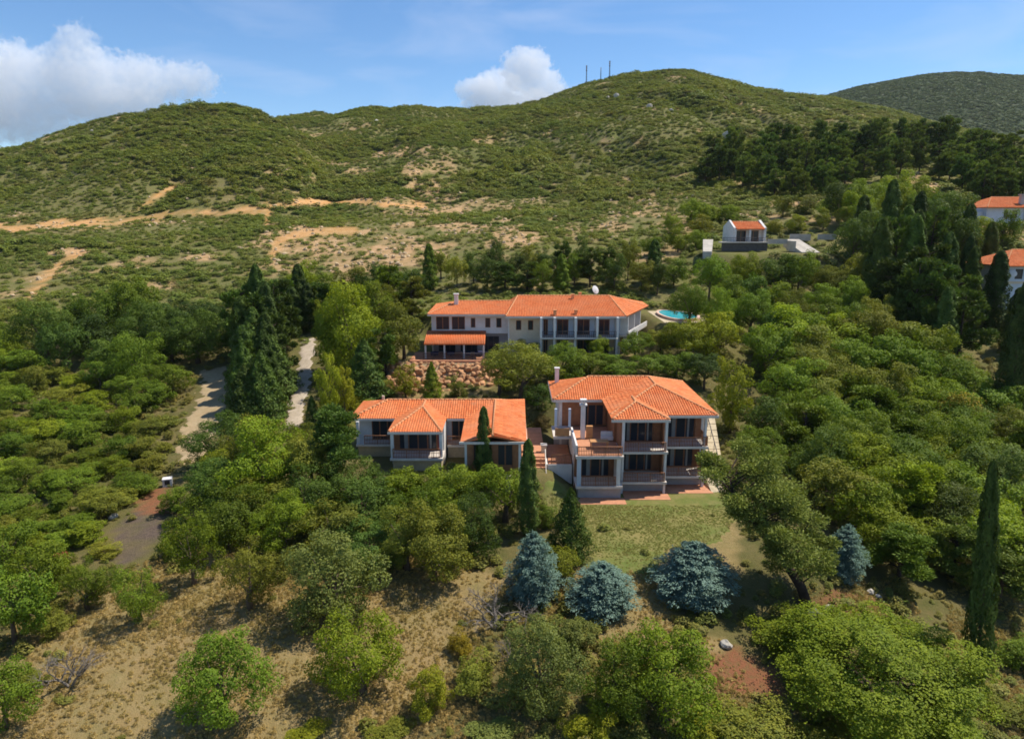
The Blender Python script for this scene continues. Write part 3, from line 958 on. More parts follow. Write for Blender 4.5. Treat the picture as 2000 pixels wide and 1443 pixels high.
class House:
    """helper that builds parts of one building around its base point"""
    def __init__(self, name, label, cat, base):
        self.b = Vector(base)
        self.root = thing(name, label, cat, base)
    def L(self, p):
        return (p[0] - self.b.x, p[1] - self.b.y, p[2] - self.b.z)
    def boxes(self, name, mat, lst, parent=None, label=None, joined=False):
        if name in ('fascia', 'curtain', 'pier', 'party_wall', 'plinth', 'patio', 'parapet', 'string_course') or (name == 'wall' and not joined):
            if len(lst) > 1:
                return [self.boxes(name, mat, [q], parent, label) for q in lst][0]
        mb = MB()
        for x0, x1, y0, y1, z0, z1 in lst:
            mb.box(x0 - self.b.x, x1 - self.b.x, y0 - self.b.y, y1 - self.b.y, z0 - self.b.z, z1 - self.b.z)
        o = mb.build(name, mat, parent or self.root)
        if label:
            o['label'] = label
        return o
    def wall(self, x0, x1, y0, y1, z0, z1, holes=(), mat=None, name='wall', along='x'):
        """wall with real openings: holes are (a0, a1, z0, z1) along the wall"""
        a0, a1 = (x0, x1) if along == 'x' else (y0, y1)
        cuts = sorted({a0, a1, *[h[0] for h in holes], *[h[1] for h in holes]})
        lst = []
        for c0, c1 in zip(cuts[:-1], cuts[1:]):
            hs = sorted([(h[2], h[3]) for h in holes if h[0] <= c0 + 1e-6 and h[1] >= c1 - 1e-6])
            z = z0
            for h0, h1 in hs:
                if h0 > z + 1e-4:
                    lst.append((c0, c1, z, h0))
                z = h1
            if z < z1 - 1e-4:
                lst.append((c0, c1, z, z1))
        return self.boxes(name, mat or M_WHITE, [(c0, c1, y0, y1, q0, q1) if along == 'x' else (x0, x1, c0, c1, q0, q1) for c0, c1, q0, q1 in lst], joined=True)
    def window(self, x0, x1, z0, z1, y, panes=2, mat=None, name='window', curtain=False, bars=0):
        """frame with mullions set into an opening of a front wall at depth y; glass behind"""
        t = 0.09
        mb = [(x0, x1, y, y + 0.08, z0, z0 + t), (x0, x1, y, y + 0.08, z1 - t, z1), (x0, x0 + t, y, y + 0.08, z0 + t, z1 - t), (x1 - t, x1, y, y + 0.08, z0 + t, z1 - t)]
        w = (x1 - x0) / panes
        for k in range(1, panes):
            mb.append((x0 + k * w - t * 0.6, x0 + k * w + t * 0.6, y + 0.005, y + 0.075, z0 + t, z1 - t))
        for k in range(bars):
            zz = z0 + (z1 - z0) * (k + 1) / (bars + 1)
            mb.append((x0 + t, x1 - t, y + 0.012, y + 0.068, zz - 0.03, zz + 0.03))
        f = self.boxes(name, mat or M_WOOD, mb)
        for k in range(panes):
            self.boxes('pane', M_GLASS, [(x0 + k * w + t * 0.7, x0 + (k + 1) * w - t * 0.7, y + 0.03, y + 0.045, z0 + t * 0.8, z1 - t * 0.8)], f)
        if curtain:
            self.boxes('curtain', M_CURTAIN, [(x0 + w * 0.55, x0 + w * 0.95, y + 0.02, y + 0.028, z0 + t, z1 - t), (x1 - w * 0.8, x1 - w * 0.6, y + 0.02, y + 0.028, z0 + t, z1 - t)], f)
        return f
    def railing(self, p0, p1, z, h=0.95, mat=None, step=0.16):
        a, b = Vector(self.L((p0[0], p0[1], z))), Vector(self.L((p1[0], p1[1], z)))
        mb = MB()
        d = (b - a)
        n = max(2, int(d.length / step))
        up = Vector((0, 0, h))
        mb.tube([a + up, b + up], 0.045, 6)
        mb.tube([a + Vector((0, 0, 0.1)), b + Vector((0, 0, 0.1))], 0.03, 5)
        mb.tube([a + up * 0.55, b + up * 0.55], 0.025, 5)
        for k in range(n + 1):
            q = a + d * (k / n)
            big = k % 8 == 0 or k == n
            mb.tube([q + Vector((0, 0, 0.0)), q + up], 0.05 if big else 0.026, 4, False)
        return mb.build('railing', mat or M_WOOD, self.root)
    def roof(self, polys, caps=(), t=0.14, seed=1, name='roof', tiles=True):
        """tiled planes; polygons counter-clockwise seen from above; caps are ridge and hip lines"""
        g = np.random.default_rng(seed)
        mb = MB()
        V, W = [], []
        for poly in polys:
            P = [Vector(self.L(p)) for p in poly]
            mb.slab(P, t)
            nrm = Vector((0, 0, 0))
            for i in range(len(P)):
                nrm += (P[i] - P[0]).cross(P[(i + 1) % len(P)] - P[0])
            nrm.normalize()
            u = Vector((0, 0, 1)).cross(nrm).normalized()
            v = nrm.cross(u).normalized()
            q = [((p - P[0]).dot(u), (p - P[0]).dot(v)) for p in P]
            us = [a for a, _ in q]
            pitch, clen = 0.25, 0.42
            for k in range(int((max(us) - min(us)) / pitch) + 1):
                uu = min(us) + (k + 0.5) * pitch
                hits = []
                for i in range(len(q)):
                    (a0, b0), (a1, b1) = q[i], q[(i + 1) % len(q)]
                    if (a0 <= uu) != (a1 <= uu):
                        hits.append(b0 + (b1 - b0) * (uu - a0) / (a1 - a0))
                if len(hits) < 2:
                    continue
                v0, v1 = min(hits), max(hits)
                nrow = max(1, int(round((v1 - v0) / clen)))
                for r in range(nrow):
                    s0, s1 = v0 + (v1 - v0) * r / nrow - 0.05, v0 + (v1 - v0) * (r + 1) / nrow
                    rad0, rad1 = 0.105, 0.085
                    val = g.random()
                    for (s, rad, lift) in ((s0, rad0, 0.035), (s1, rad1, 0.0)):
                        for th in (0.0, 0.25, 0.5, 0.75, 1.0):
                            an = math.pi * th
                            p = P[0] + u * (uu - rad * math.cos(an)) + v * s + nrm * (rad * 0.75 * math.sin(an) + lift + 0.004)
                            V.append((p.x, p.y, p.z)); W.append(val)
        me = mb.data(name, M_TILE)
        ro = link(name, me, self.root)
        nt_ = len(V) // 10
        if tiles and nt_:
            base = np.arange(nt_)[:, None, None] * 10
            q = np.array([[0, 1, 6, 5], [1, 2, 7, 6], [2, 3, 8, 7], [3, 4, 9, 8]])[None]
            fc = (base + q).reshape(-1)
            tm = mesh_np('roof_tiles', np.array(V), fc, 4, [M_TILE], True, {'leaf': ('POINT', np.array(W))})
            to = link('roof_tiles', tm, ro)
            to['kind'] = 'stuff'
        for c in caps:
            cb = MB()
            p, q = Vector(self.L(c[0])), Vector(self.L(c[1]))
            n = max(2, int((q - p).length / 0.5))
            for k in range(n):
                a, b = p.lerp(q, k / n), p.lerp(q, (k + 1.06) / n)
                off = Vector((0, 0, 0.05))
                cb.tube([a + off, b + off], [0.135, 0.11], 6)
            cb.build('ridge_cap', M_CAP, ro)
        return ro
    def tube(self, name, mat, pts, r, n=8, parent=None):
        mb = MB()
        mb.tube([self.L(p) for p in pts], r, n)
        return mb.build(name, mat, parent or self.root)
    def poly(self, name, mat, poly3, t, parent=None):
        mb = MB()
        mb.slab([self.L(p) for p in poly3], t)
        return mb.build(name, mat, parent or self.root)

# ================================================================== two-storey villa with stepped balconies
H = House('balcony_villa', 'two storey villa with orange hipped roof and stepped balconies facing the lawn', 'villa', (12.5, 70.5, 0.1))
EZ = 7.75
H.roof([
    [(4.4, 70.8, EZ), (20.3, 70.8, EZ), (15.4, 75, 9.3), (8.6, 75, 9.3)],
    [(4.4, 79.2, EZ), (4.4, 70.8, EZ), (8.6, 75, 9.3)],
    [(20.3, 79.2, EZ), (4.4, 79.2, EZ), (8.6, 75, 9.3), (15.4, 75, 9.3)],
    [(20.3, 64.8, EZ), (20.3, 79.2, EZ), (15.4, 75, 9.3), (15.4, 71.2, 9.3)],
    [(9.7, 70.8, EZ), (9.7, 64.8, EZ), (15.4, 71.2, 9.3), (15.4, 75, 9.3)],
    [(9.7, 64.8, EZ), (20.3, 64.8, EZ), (15.4, 71.2, 9.3)],
    [(9.7, 63.3, EZ), (15.2, 63.3, EZ), (12.45, 66.4, 8.67)],
    [(9.7, 64.8, EZ), (9.7, 63.3, EZ), (12.45, 66.4, 8.67), (12.45, 68.6, 8.67)],
    [(15.2, 63.3, EZ), (15.2, 64.8, EZ), (12.45, 68.6, 8.67), (12.45, 66.4, 8.67)],
], [((8.6, 75, 9.3), (15.4, 75, 9.3)), ((4.4, 70.8, EZ), (8.6, 75, 9.3)), ((20.3, 79.2, EZ), (15.4, 75, 9.3)), ((15.4, 71.2, 9.3), (15.4, 75, 9.3)),
    ((9.7, 64.8, EZ), (15.4, 71.2, 9.3)), ((20.3, 64.8, EZ), (15.4, 71.2, 9.3)), ((9.7, 63.3, EZ), (12.45, 66.4, 8.67)), ((15.2, 63.3, EZ), (12.45, 66.4, 8.67)), ((12.45, 66.4, 8.67), (12.45, 68.6, 8.67))], seed=3)
H.boxes('fascia', M_SLABE, [(4.4, 9.66, 70.68, 70.78, EZ - 0.26, EZ - 0.02), (9.6, 15.3, 63.18, 63.28, EZ - 0.26, EZ - 0.02), (15.32, 20.4, 64.68, 64.78, EZ - 0.26, EZ - 0.02), (20.32, 20.42, 64.8, 79.2, EZ - 0.26, EZ - 0.02), (4.28, 4.38, 70.8, 79.2, EZ - 0.26, EZ - 0.02)])
# rear and side walls
H.boxes('wall', M_WHITE, [(5.2, 5.45, 71.6, 78.4, 0, 7.62), (5.46, 19.4, 78.15, 78.4, 0, 7.62), (19.42, 19.67, 67.2, 78.4, 0, 7.62)])
H.boxes('timber_wall', M_WOOD, [(10.3, 10.55, 66.1, 71.3, 0, 7.62)])
for z0 in (1.5, 4.6):
    H.wall(10.56, 15.0, 66.1, 66.32, z0 - 0.1 if z0 > 2 else 0, z0 + 2.95, [(11.2, 14.3, z0, z0 + 2.35)], M_WOOD)
    H.window(11.2, 14.3, z0, z0 + 2.35, 66.2, 4, M_WOOD, 'glazed_door', True)
    H.wall(15.02, 19.4, 67.2, 67.42, z0 - 0.1 if z0 > 2 else 0, z0 + 2.95, [(15.9, 18.8, z0, z0 + 2.3)], M_WOOD)
    H.window(15.9, 18.8, z0, z0 + 2.3, 67.3, 3, M_WOOD, 'glazed_door', True)
    H.boxes('balcony_slab', M_SLABE, [(10.7, 15.15, 62.9, 66.08, z0 - 0.22, z0)])
    H.boxes('balcony_slab', M_SLABE, [(15.17, 19.5, 64.5, 67.18, z0 - 0.22, z0)])
    H.railing((10.95, 63.0), (14.9, 63.0), z0)
    H.railing((15.35, 64.6), (19.2, 64.6), z0)
    H.railing((19.4, 64.7), (19.4, 67.0), z0)
# white piers between the balconies
for x, y in ((10.82, 63.25), (14.98, 63.2), (19.25, 64.95)):
    H.boxes('pier', M_WHITE, [(x - 0.11, x + 0.11, y, y + 0.4, 0.1, 1.27), (x - 0.11, x + 0.11, y, y + 0.4, 1.51, 4.37), (x - 0.11, x + 0.11, y, y + 0.4, 4.61, 7.5)])
H.boxes('party_wall', M_WOOD, [(10.56, 10.72, 63.8, 66.08, 1.51, 4.37), (15.02, 15.18, 64.9, 67.1, 1.51, 4.37), (10.56, 10.72, 63.8, 66.08, 4.61, 7.5), (15.02, 15.18, 64.9, 67.1, 4.61, 7.5)])
H.boxes('shutter', M_WOOD, [(19.44, 19.5, 65.5, 66.9, 1.6, 4.2)])
# set-back plinths under the balconies
H.boxes('plinth', M_GREYW, [(6.4, 10.55, 62.2, 64.0, 0.05, 1.27), (10.75, 15.0, 63.9, 66.0, 0.05, 1.26), (15.2, 19.4, 65.6, 67.1, 0.05, 1.26)])
# left bay with the roof terrace
H.boxes('balcony_slab', M_SLABE, [(6.15, 10.66, 61.8, 64.4, 1.25, 1.5)])
H.boxes('terrace_slab', M_SLABE, [(6.1, 10.66, 61.75, 71.6, 4.3, 4.54)])
H.boxes('terrace_floor', M_TERRA, [(6.3, 10.5, 61.95, 71.5, 4.544, 4.58)])
H.wall(6.2, 10.5, 64.4, 64.62, 0.1, 4.28, [(6.9, 9.7, 1.5, 3.9)], M_WOOD)
H.window(6.9, 9.7, 1.5, 3.9, 64.5, 3, M_WOOD, 'glazed_door', True)
H.boxes('wall', M_WHITE, [(6.2, 6.45, 64.64, 71.5, 0.1, 4.28)])
for x in (6.45, 10.25):
    H.boxes('pier', M_BLUEW if x < 7 else M_WHITE, [(x - 0.19, x + 0.19, 62.0, 62.4, 1.51, 4.29)])
H.boxes('pier', M_WHITE, [(10.14, 10.3, 62.52, 64.3, 1.51, 4.29)])
H.railing((6.75, 61.95), (9.95, 61.95), 1.5)
H.railing((6.3, 61.9), (10.5, 61.9), 4.58, 0.9)
# recessed terrace front of the upper floor
H.wall(5.46, 10.28, 71.6, 71.82, 4.6, 7.62, [(7.4, 10.0, 4.6, 7.0)], M_WOOD)
H.window(7.4, 10.0, 4.6, 7.0, 71.7, 3, M_WOOD, 'glazed_door')
H.boxes('parapet', M_WHITE, [(6.12, 6.3, 62.2, 68.2, 4.56, 5.5), (10.34, 10.52, 66.4, 71.2, 4.6, 5.5)])
# small left balcony
H.boxes('balcony_slab', M_SLABE, [(4.3, 6.08, 67.6, 71.58, 4.36, 4.6)])
H.boxes('balcony_panel', M_WOODLT, [(4.45, 5.95, 67.7, 67.78, 4.65, 5.5)])
H.boxes('pier', M_BLUEW, [(4.42, 4.66, 68.0, 68.25, 5.55, 7.5), (5.86, 6.1, 68.0, 68.25, 5.55, 7.5)])
H.boxes('wall', M_GREYW, [(4.6, 6.1, 71.62, 71.8, 0.1, 4.34)])
H.boxes('porch_floor', M_TERRA, [(3.7, 6.08, 65.3, 71.5, 2.3, 2.5)])
H.boxes('porch_wall', M_WHITE, [(3.6, 6.06, 65.1, 65.28, 0.05, 2.5), (3.42, 3.6, 65.28, 71.0, 0.05, 2.5)], joined=True)
H.railing((4.0, 65.4), (6.0, 65.4), 2.5)
# chimneys
H.boxes('chimney', M_WHITE, [(7.06, 7.49, 67.0, 67.5, 4.6, 8.1), (6.9, 7.65, 66.9, 67.6, 8.11, 8.24), (7.08, 7.2, 67.05, 67.45, 8.25, 8.6), (7.36, 7.48, 67.05, 67.45, 8.25, 8.6), (6.95, 7.6, 66.95, 67.55, 8.61, 8.75)], None, 'tall white terrace chimney with open cap')
H.boxes('chimney', M_WHITE, [(5.0, 5.45, 77.2, 77.65, 8.0, 9.7), (4.92, 5.53, 77.12, 77.73, 9.71, 9.85)], None, 'small white chimney at the rear roof corner')
H.boxes('outdoor_hearth', M_WOODLT, [(7.65, 8.3, 67.1, 67.5, 4.6, 5.9)])
# paving strips on the lawn under the balconies
H.boxes('patio', M_TERRA, [(6.0, 10.9, 60.6, 62.18, -0.2, 0.2), (10.92, 15.35, 61.7, 63.88, -0.2, 0.2), (15.37, 19.9, 63.3, 65.58, -0.2, 0.2)])

T = thing('terrace_table', 'golden wooden table on the open upper terrace of the balcony villa', 'table', (8.6, 64.2, 4.58))
MB().box(-0.9, 0.9, -0.45, 0.45, 0.70, 0.76).build('table_top', M_WOODLT, T)
for sx in (-0.8, 0.8):
    for sy in (-0.36, 0.36):
        MB().box(sx - 0.04, sx + 0.04, sy - 0.04, sy + 0.04, 0, 0.695).build('leg', M_WOODLT, T)
T = thing('terrace_bench', 'white bench with backrest beside the wooden table on the villa terrace', 'bench', (9.7, 66.6, 4.58))
MB().box(-0.6, 0.6, -0.3, 0.3, 0.1, 0.42).build('seat', M_WHITE, T)
MB().box(-0.6, 0.6, 0.31, 0.42, 0.1, 0.85).build('backrest', M_WHITE, T)

# paved slope climbing the right side of the villa
S = thing('side_ramp', 'sunlit beige stone ramp with dark handrail climbing beside the balcony villa', 'ramp', (21.0, 63.6, 0.1))
for k in range(11):                      # broad paved treads, widening uphill
    y0, y1 = k * 1.15, (k + 1) * 1.15 + 0.02
    w0, w1 = 0.35 + 0.20 * k, 0.35 + 0.20 * (k + 1)
    z = 0.08 + 0.36 * k
    MB().add([(-1.2, y0, -0.4), (w0, y0, -0.4), (w1, y1, -0.4), (-1.2, y1, -0.4), (-1.2, y0, z), (w0, y0, z), (w1, y1, z + 0.31), (-1.2, y1, z + 0.31)],
             [(3, 2, 1, 0), (4, 5, 6, 7), (0, 1, 5, 4), (1, 2, 6, 5), (2, 3, 7, 6), (3, 0, 4, 7)]).build('paved_tread', M_BEIGE, S)
mb = MB()
for k in range(0, 12, 2):
    mb.tube([(0.1 + 0.12 * k, k * 1.1, k * 0.35 - 0.1), (0.1 + 0.12 * k, k * 1.1, k * 0.35 + 1.0)], 0.03, 5)
mb.tube([(0.1, 0, 1.0), (1.4, 12.1, 4.85)], 0.05, 6)
mb.build('handrail', M_DARKMETAL, S)

# steps between the two villas
S = thing('garden_stair', 'terracotta steps with pale railing between the bungalow and the balcony villa', 'stair', (2.9, 61.6, 0.1))
for k in range(9):
    MB().box(-1.9 + 0.0, 0.45, 0.9 + k * 0.4, 0.9 + k * 0.4 + 0.42, -0.4, 0.06 + 0.3 * (k + 1) if k else 0.3).build('step', M_TERRA, S)
MB().box(-2.1, 1.6, -0.8, 0.88, -0.3, 0.10).build('landing', M_TERRA, S)
MB().box(-1.9, 0.45, 4.54, 14.5, -0.4, 2.9).build('upper_path', M_TERRA, S)
for sx in (0.48,):
    mb = MB()
    for k in range(0, 10, 1):
        mb.tube([(sx, 0.9 + k * 0.4, 0.3 * k - 0.05), (sx, 0.9 + k * 0.4, 0.3 * k + 1.0)], 0.025, 5)
    mb.tube([(sx, 0.8, 0.95), (sx, 4.5, 3.7)], 0.05, 6)
    mb.tube([(sx, 0.8, 0.45), (sx, 4.5, 3.2)], 0.03, 6)
    mb.build('railing', M_SLABE, S)
for x, y, z, h, lab in ((1.55, 67.8, 2.6, 1.5, 'taller cream gatepost at the head of the garden steps'), (3.3, 67.6, 2.4, 1.3, 'shorter cream gatepost beside the balcony villa porch'), (-0.35, 61.2, 1.1, 1.7, 'white gatepost half hidden by shrubs below the bungalow')):
    P = thing('gatepost', lab, 'gatepost', (x, y, z), 0, 'cream posts between the villas')
    MB().box(-0.26, 0.26, -0.26, 0.26, -1.2, h).build('post', M_CREAM if x > 0 else M_WHITE, P)
    MB().box(-0.34, 0.34, -0.34, 0.34, h + 0.002, h + 0.14).build('cap', M_SLABE, P)

# ================================================================== bungalow
B = House('bungalow', 'long single storey bungalow with orange tiled roof and central pavilion', 'bungalow', (-7.8, 71.0, 2.2))
BZ = 6.3
B.roof([
    [(-16.9, 68.6, BZ), (1.3, 68.6, BZ), (-1.8, 72, 7.4), (-13.5, 72, 7.4)],
    [(-16.9, 75.4, BZ), (-16.9, 68.6, BZ), (-13.5, 72, 7.4)],
    [(1.3, 75.4, BZ), (-16.9, 75.4, BZ), (-13.5, 72, 7.4), (-1.8, 72, 7.4)],
    [(1.3, 61.0, BZ), (1.3, 75.4, BZ), (-1.8, 72, 7.4), (-1.8, 61.0, 6.85)],
    [(-4.85, 68.6, BZ), (-4.85, 61.0, BZ), (-1.8, 61.0, 6.85), (-1.8, 72, 7.4)],
    [(-12.1, 64.0, BZ), (-6.9, 64.0, BZ), (-9.4, 69.4, 7.35)],
    [(-12.1, 68.6, BZ), (-12.1, 64.0, BZ), (-9.4, 69.4, 7.35), (-9.4, 71.85, 7.35)],
    [(-6.9, 64.0, BZ), (-6.9, 68.6, BZ), (-9.4, 71.85, 7.35), (-9.4, 69.4, 7.35)],
], [((-13.5, 72, 7.4), (-1.8, 72, 7.4)), ((-16.9, 68.6, BZ), (-13.5, 72, 7.4)), ((-1.8, 61, 6.85), (-1.8, 72, 7.4)), ((1.3, 75.4, BZ), (-1.8, 72, 7.4)), ((-12.1, 64, BZ), (-9.4, 69.4, 7.35)), ((-6.9, 64, BZ), (-9.4, 69.4, 7.35)), ((-9.4, 69.4, 7.35), (-9.4, 71.85, 7.35))], seed=5)
B.boxes('fascia', M_SLABE, [(-16.9, -12.2, 68.48, 68.58, BZ - 0.24, BZ - 0.02), (-12.2, -6.8, 63.88, 63.98, BZ - 0.24, BZ - 0.02), (-6.78, -4.95, 68.48, 68.58, BZ - 0.24, BZ - 0.02), (-4.95, 1.4, 60.88, 60.98, BZ - 0.24, BZ - 0.02), (1.32, 1.42, 61, 75.4, BZ - 0.24, BZ - 0.02)])
B.poly('gable_wall', M_WHITE, [(-4.4, 61.62, 6.2), (0.9, 61.62, 6.2), (-1.8, 61.62, 6.72)], 0.02)
B.boxes('wall', M_WHITE, [(-16.3, -16.05, 69.5, 74.8, 1.5, 6.2), (-16.04, 0.6, 74.55, 74.8, 1.5, 6.2), (0.62, 0.86, 61.6, 74.8, 1.0, 6.2), (-4.5, -4.28, 61.6, 69.4, 1.0, 6.2)])
B.wall(-16.04, -12.0, 69.5, 69.72, 2.0, 6.2, [(-14.9, -12.4, 3.65, 5.8)], M_WHITE)
B.window(-14.9, -12.4, 3.65, 5.8, 69.6, 3, M_WOOD, 'glazed_door')
B.wall(-12.0, -7.1, 66.2, 66.42, 2.0, 6.2, [(-11.5, -7.6, 3.65, 6.0)], M_WOOD)
B.window(-11.5, -7.6, 3.65, 6.0, 66.3, 4, M_WOOD, 'glazed_door', True)
B.wall(-7.1, -4.5, 69.5, 69.72, 2.0, 6.2, [(-6.4, -4.9, 3.65, 5.9)], M_WHITE)
B.window(-6.4, -4.9, 3.65, 5.9, 69.6, 2, M_WOOD, 'glazed_door')
B.wall(-4.28, 0.62, 61.6, 61.8, 1.0, 6.18, [(-3.7, -2.2, 3.65, 5.8), (-1.4, 0.1, 3.65, 5.8)], M_WOOD)
B.window(-3.7, -2.2, 3.65, 5.8, 61.7, 2)
B.window(-1.4, 0.1, 3.65, 5.8, 61.7, 2)
B.boxes('wall', M_WHITE, [(-12.2, -12.02, 66.2, 69.48, 2.0, 6.2), (-7.08, -6.9, 66.2, 69.48, 2.0, 6.2)])
B.boxes('balcony_slab', M_SLABE, [(-16.3, -12.02, 68.0, 69.48, 3.42, 3.65)])
B.boxes('balcony_slab', M_SLABE, [(-12.0, -6.8, 63.7, 66.18, 3.42, 3.65)])
B.boxes('balcony_slab', M_SLABE, [(-6.78, -4.52, 67.8, 69.48, 3.42, 3.65)])
B.railing((-15.4, 68.1), (-12.1, 68.1), 3.65)
B.railing((-11.7, 63.85), (-7.1, 63.85), 3.65)
B.railing((-6.7, 67.9), (-4.6, 67.9), 3.65)
for x, y in ((-16.1, 68.2), (-11.8, 64.0), (-7.0, 64.0)):
    B.boxes('pier', M_WHITE, [(x - 0.15, x + 0.15, y, y + 0.3, 3.66, 6.05)])
B.boxes('plinth', M_BEIGE, [(-16.2, -12.1, 68.4, 69.4, 0.6, 3.41), (-11.8, -7.0, 64.2, 66.1, 0.6, 3.41), (-6.7, -4.6, 68.1, 69.4, 0.6, 3.41)])
B.boxes('vent_pipe', M_CREAM, [(-14.3, -14.05, 72.6, 72.85, 7.0, 7.7)])
B.boxes('shutter', plain('dark red shutter', (0.16, 0.03, 0.03), 0.6), [(-7.55, -7.16, 66.12, 66.18, 3.7, 6.0)])

# ================================================================== hotel
Q = House('hotel', 'long white hotel with orange tiled roof on the terrace above the villas', 'hotel', (4.5, 108.0, 6.5))
HZ = 12.65
Q.roof([
    [(-0.9, 100.4, HZ), (16.9, 100.4, HZ), (15.6, 109.6, 14.7), (0.9, 109.6, 14.7)],
    [(16.9, 100.4, HZ), (22.6, 113.0, HZ), (15.6, 109.6, 14.7)],
    [(22.6, 113.0, HZ), (22.6, 118.8, HZ), (15.6, 109.6, 14.7)],
    [(22.6, 118.8, HZ), (-0.9, 118.8, HZ), (0.9, 109.6, 14.7), (15.6, 109.6, 14.7)],
    [(-0.9, 118.8, HZ), (-0.9, 100.4, HZ), (0.9, 109.6, 14.7)],
    [(-12.8, 102.6, HZ), (-0.9, 102.6, HZ), (0.5, 109.2, 13.9), (-8.8, 109.2, 13.9)],
    [(-12.8, 116.0, HZ), (-12.8, 102.6, HZ), (-8.8, 109.2, 13.9)],
    [(-0.9, 116.0, HZ), (-12.8, 116.0, HZ), (-8.8, 109.2, 13.9), (0.5, 109.2, 13.9)],
], [((0.9, 109.6, 14.7), (15.6, 109.6, 14.7)), ((-0.9, 100.4, HZ), (0.9, 109.6, 14.7)), ((16.9, 100.4, HZ), (15.6, 109.6, 14.7)), ((22.6, 113, HZ), (15.6, 109.6, 14.7)), ((-12.8, 102.6, HZ), (-8.8, 109.2, 13.9)), ((-8.8, 109.2, 13.9), (0.3, 109.2, 13.9))], seed=8)
Q.boxes('fascia', M_SLABE, [(-12.8, -1.0, 102.46, 102.58, HZ - 0.28, HZ - 0.02), (-1.0, 16.9, 100.26, 100.38, HZ - 0.28, HZ - 0.02)])
Q.wall(-12.1, -0.4, 103.4, 103.62, 9.6, 12.5, [(-11.6, -9.6, 10.2, 12.2), (-9.2, -7.2, 10.2, 12.2), (-6.3, -5.6, 10.5, 12.0), (-4.1, -3.3, 10.5, 12.0), (-2.4, -1.6, 10.5, 12.0)], M_WHITE)
for x0, x1, z0, z1, n in ((-11.6, -9.6, 10.2, 12.2, 2), (-9.2, -7.2, 10.2, 12.2, 2), (-6.3, -5.6, 10.5, 12.0, 1), (-4.1, -3.3, 10.5, 12.0, 1), (-2.4, -1.6, 10.5, 12.0, 1)):
    Q.window(x0, x1, z0, z1, 103.5, n, M_WOOD)
Q.boxes('wall', M_WHITE, [(-12.3, -12.11, 103.4, 115.4, 6.5, 12.5), (-12.1, 21.6, 117.8, 118.0, 6.5, 12.5)])
Q.wall(-12.1, -0.4, 104.4, 104.6, 6.5, 9.58, [(-11.4, -8.8, 6.6, 9.0), (-8.0, -5.4, 6.6, 9.0), (-4.6, -2.0, 6.6, 9.0)], M_GREYW)
for x0 in (-11.4, -8.0, -4.6):
    Q.window(x0, x0 + 2.6, 6.6, 9.0, 104.5, 3, M_DARKMETAL, 'glazed_door')
Q.wall(-0.4, 4.2, 101.6, 101.82, 6.5, 12.5, [(0.6, 1.4, 10.4, 11.9), (2.4, 3.2, 10.4, 11.9)], M_CREAM)
Q.window(0.6, 1.4, 10.4, 11.9, 101.7, 1)
Q.window(2.4, 3.2, 10.4, 11.9, 101.7, 1)
Q.boxes('wall', M_WHITE, [(-0.6, -0.41, 101.6, 104.3, 6.5, 12.5)])
fins = [4.3, 6.3, 9.4, 12.6, 15.6]
for k in range(4):
    x0, x1 = fins[k], fins[k + 1]
    for z0 in (6.5, 9.6):
        Q.wall(x0 + 0.17, x1 - 0.17, 101.8, 102.0, z0, z0 + 2.9, [(x0 + 0.45, x1 - 0.9, z0 + 0.02, z0 + 2.4)], M_BLUEW if z0 > 8 else M_CREAM)
        Q.window(x0 + 0.45, x1 - 0.9, z0 + 0.02, z0 + 2.4, 101.9, 2, M_WOOD, 'glazed_door')
    Q.boxes('balcony_slab', M_SLABE, [(x0 - 0.16, x1 - 0.18, 99.5, 101.78, 9.36, 9.58)])
    Q.railing((x0 + 0.2, 99.65), (x1 - 0.2, 99.65), 9.6, 0.9, M_DARKMETAL, 0.3)
for x in fins:
    Q.boxes('pier', M_WHITE, [(x - 0.16, x + 0.16, 99.6, 101.9, 9.6, 12.55), (x - 0.16, x + 0.16, 100.2, 101.9, 6.0, 9.35)])
# oblique right end with its balcony
d = Vector((5.0, 11.2, 0)).normalized()
nrm = Vector((d.y, -d.x, 0))
p0 = Vector((16.2, 102.2, 0))
def obl(a, b, z0, z1, off0, off1):
    pts = []
    for z in (z0, z1):
        for (s, o) in ((a, off0), (b, off0), (b, off1), (a, off1)):
            q = p0 + d * s + nrm * o
            pts.append(Q.L((q.x, q.y, z)))
    return pts
def obox(name, mat, lst):
    mb = MB()
    for a, b, z0, z1, o0, o1 in lst:
        mb.add(obl(a, b, z0, z1, o0, o1), [(3, 2, 1, 0), (4, 5, 6, 7), (0, 1, 5, 4), (1, 2, 6, 5), (2, 3, 7, 6), (3, 0, 4, 7)])
    return mb.build(name, mat, Q.root)
obox('wall', M_BLUEW, [(0, 12, 6.5, 12.5, -0.2, 0)])
for a in (1.2, 5.0, 8.8):
    f = obox('glazed_door', M_WOOD, [(a, a + 2.0, 9.62, 12.0, 0.004, 0.06)])
    p = obox('pane', M_GLASS, [(a + 0.12, a + 1.88, 9.75, 11.88, 0.064, 0.075)])
    p.parent = f
    obox('pier', M_WHITE, [(a - 0.9, a - 0.7, 9.6, 12.5, 0.08, 1.3)])
obox('balcony_slab', M_SLABE, [(0, 12, 9.36, 9.58, 0.004, 1.5)])
obox('balcony_parapet', M_WHITE, [(0, 12, 9.59, 10.2, 1.36, 1.5)])
f = obox('glazed_door', M_WOOD, [(1.0, 2.2, 6.6, 8.9, 0.004, 0.06)])
obox('pane', M_GLASS, [(1.1, 2.1, 6.7, 8.8, 0.064, 0.075)]).parent = f
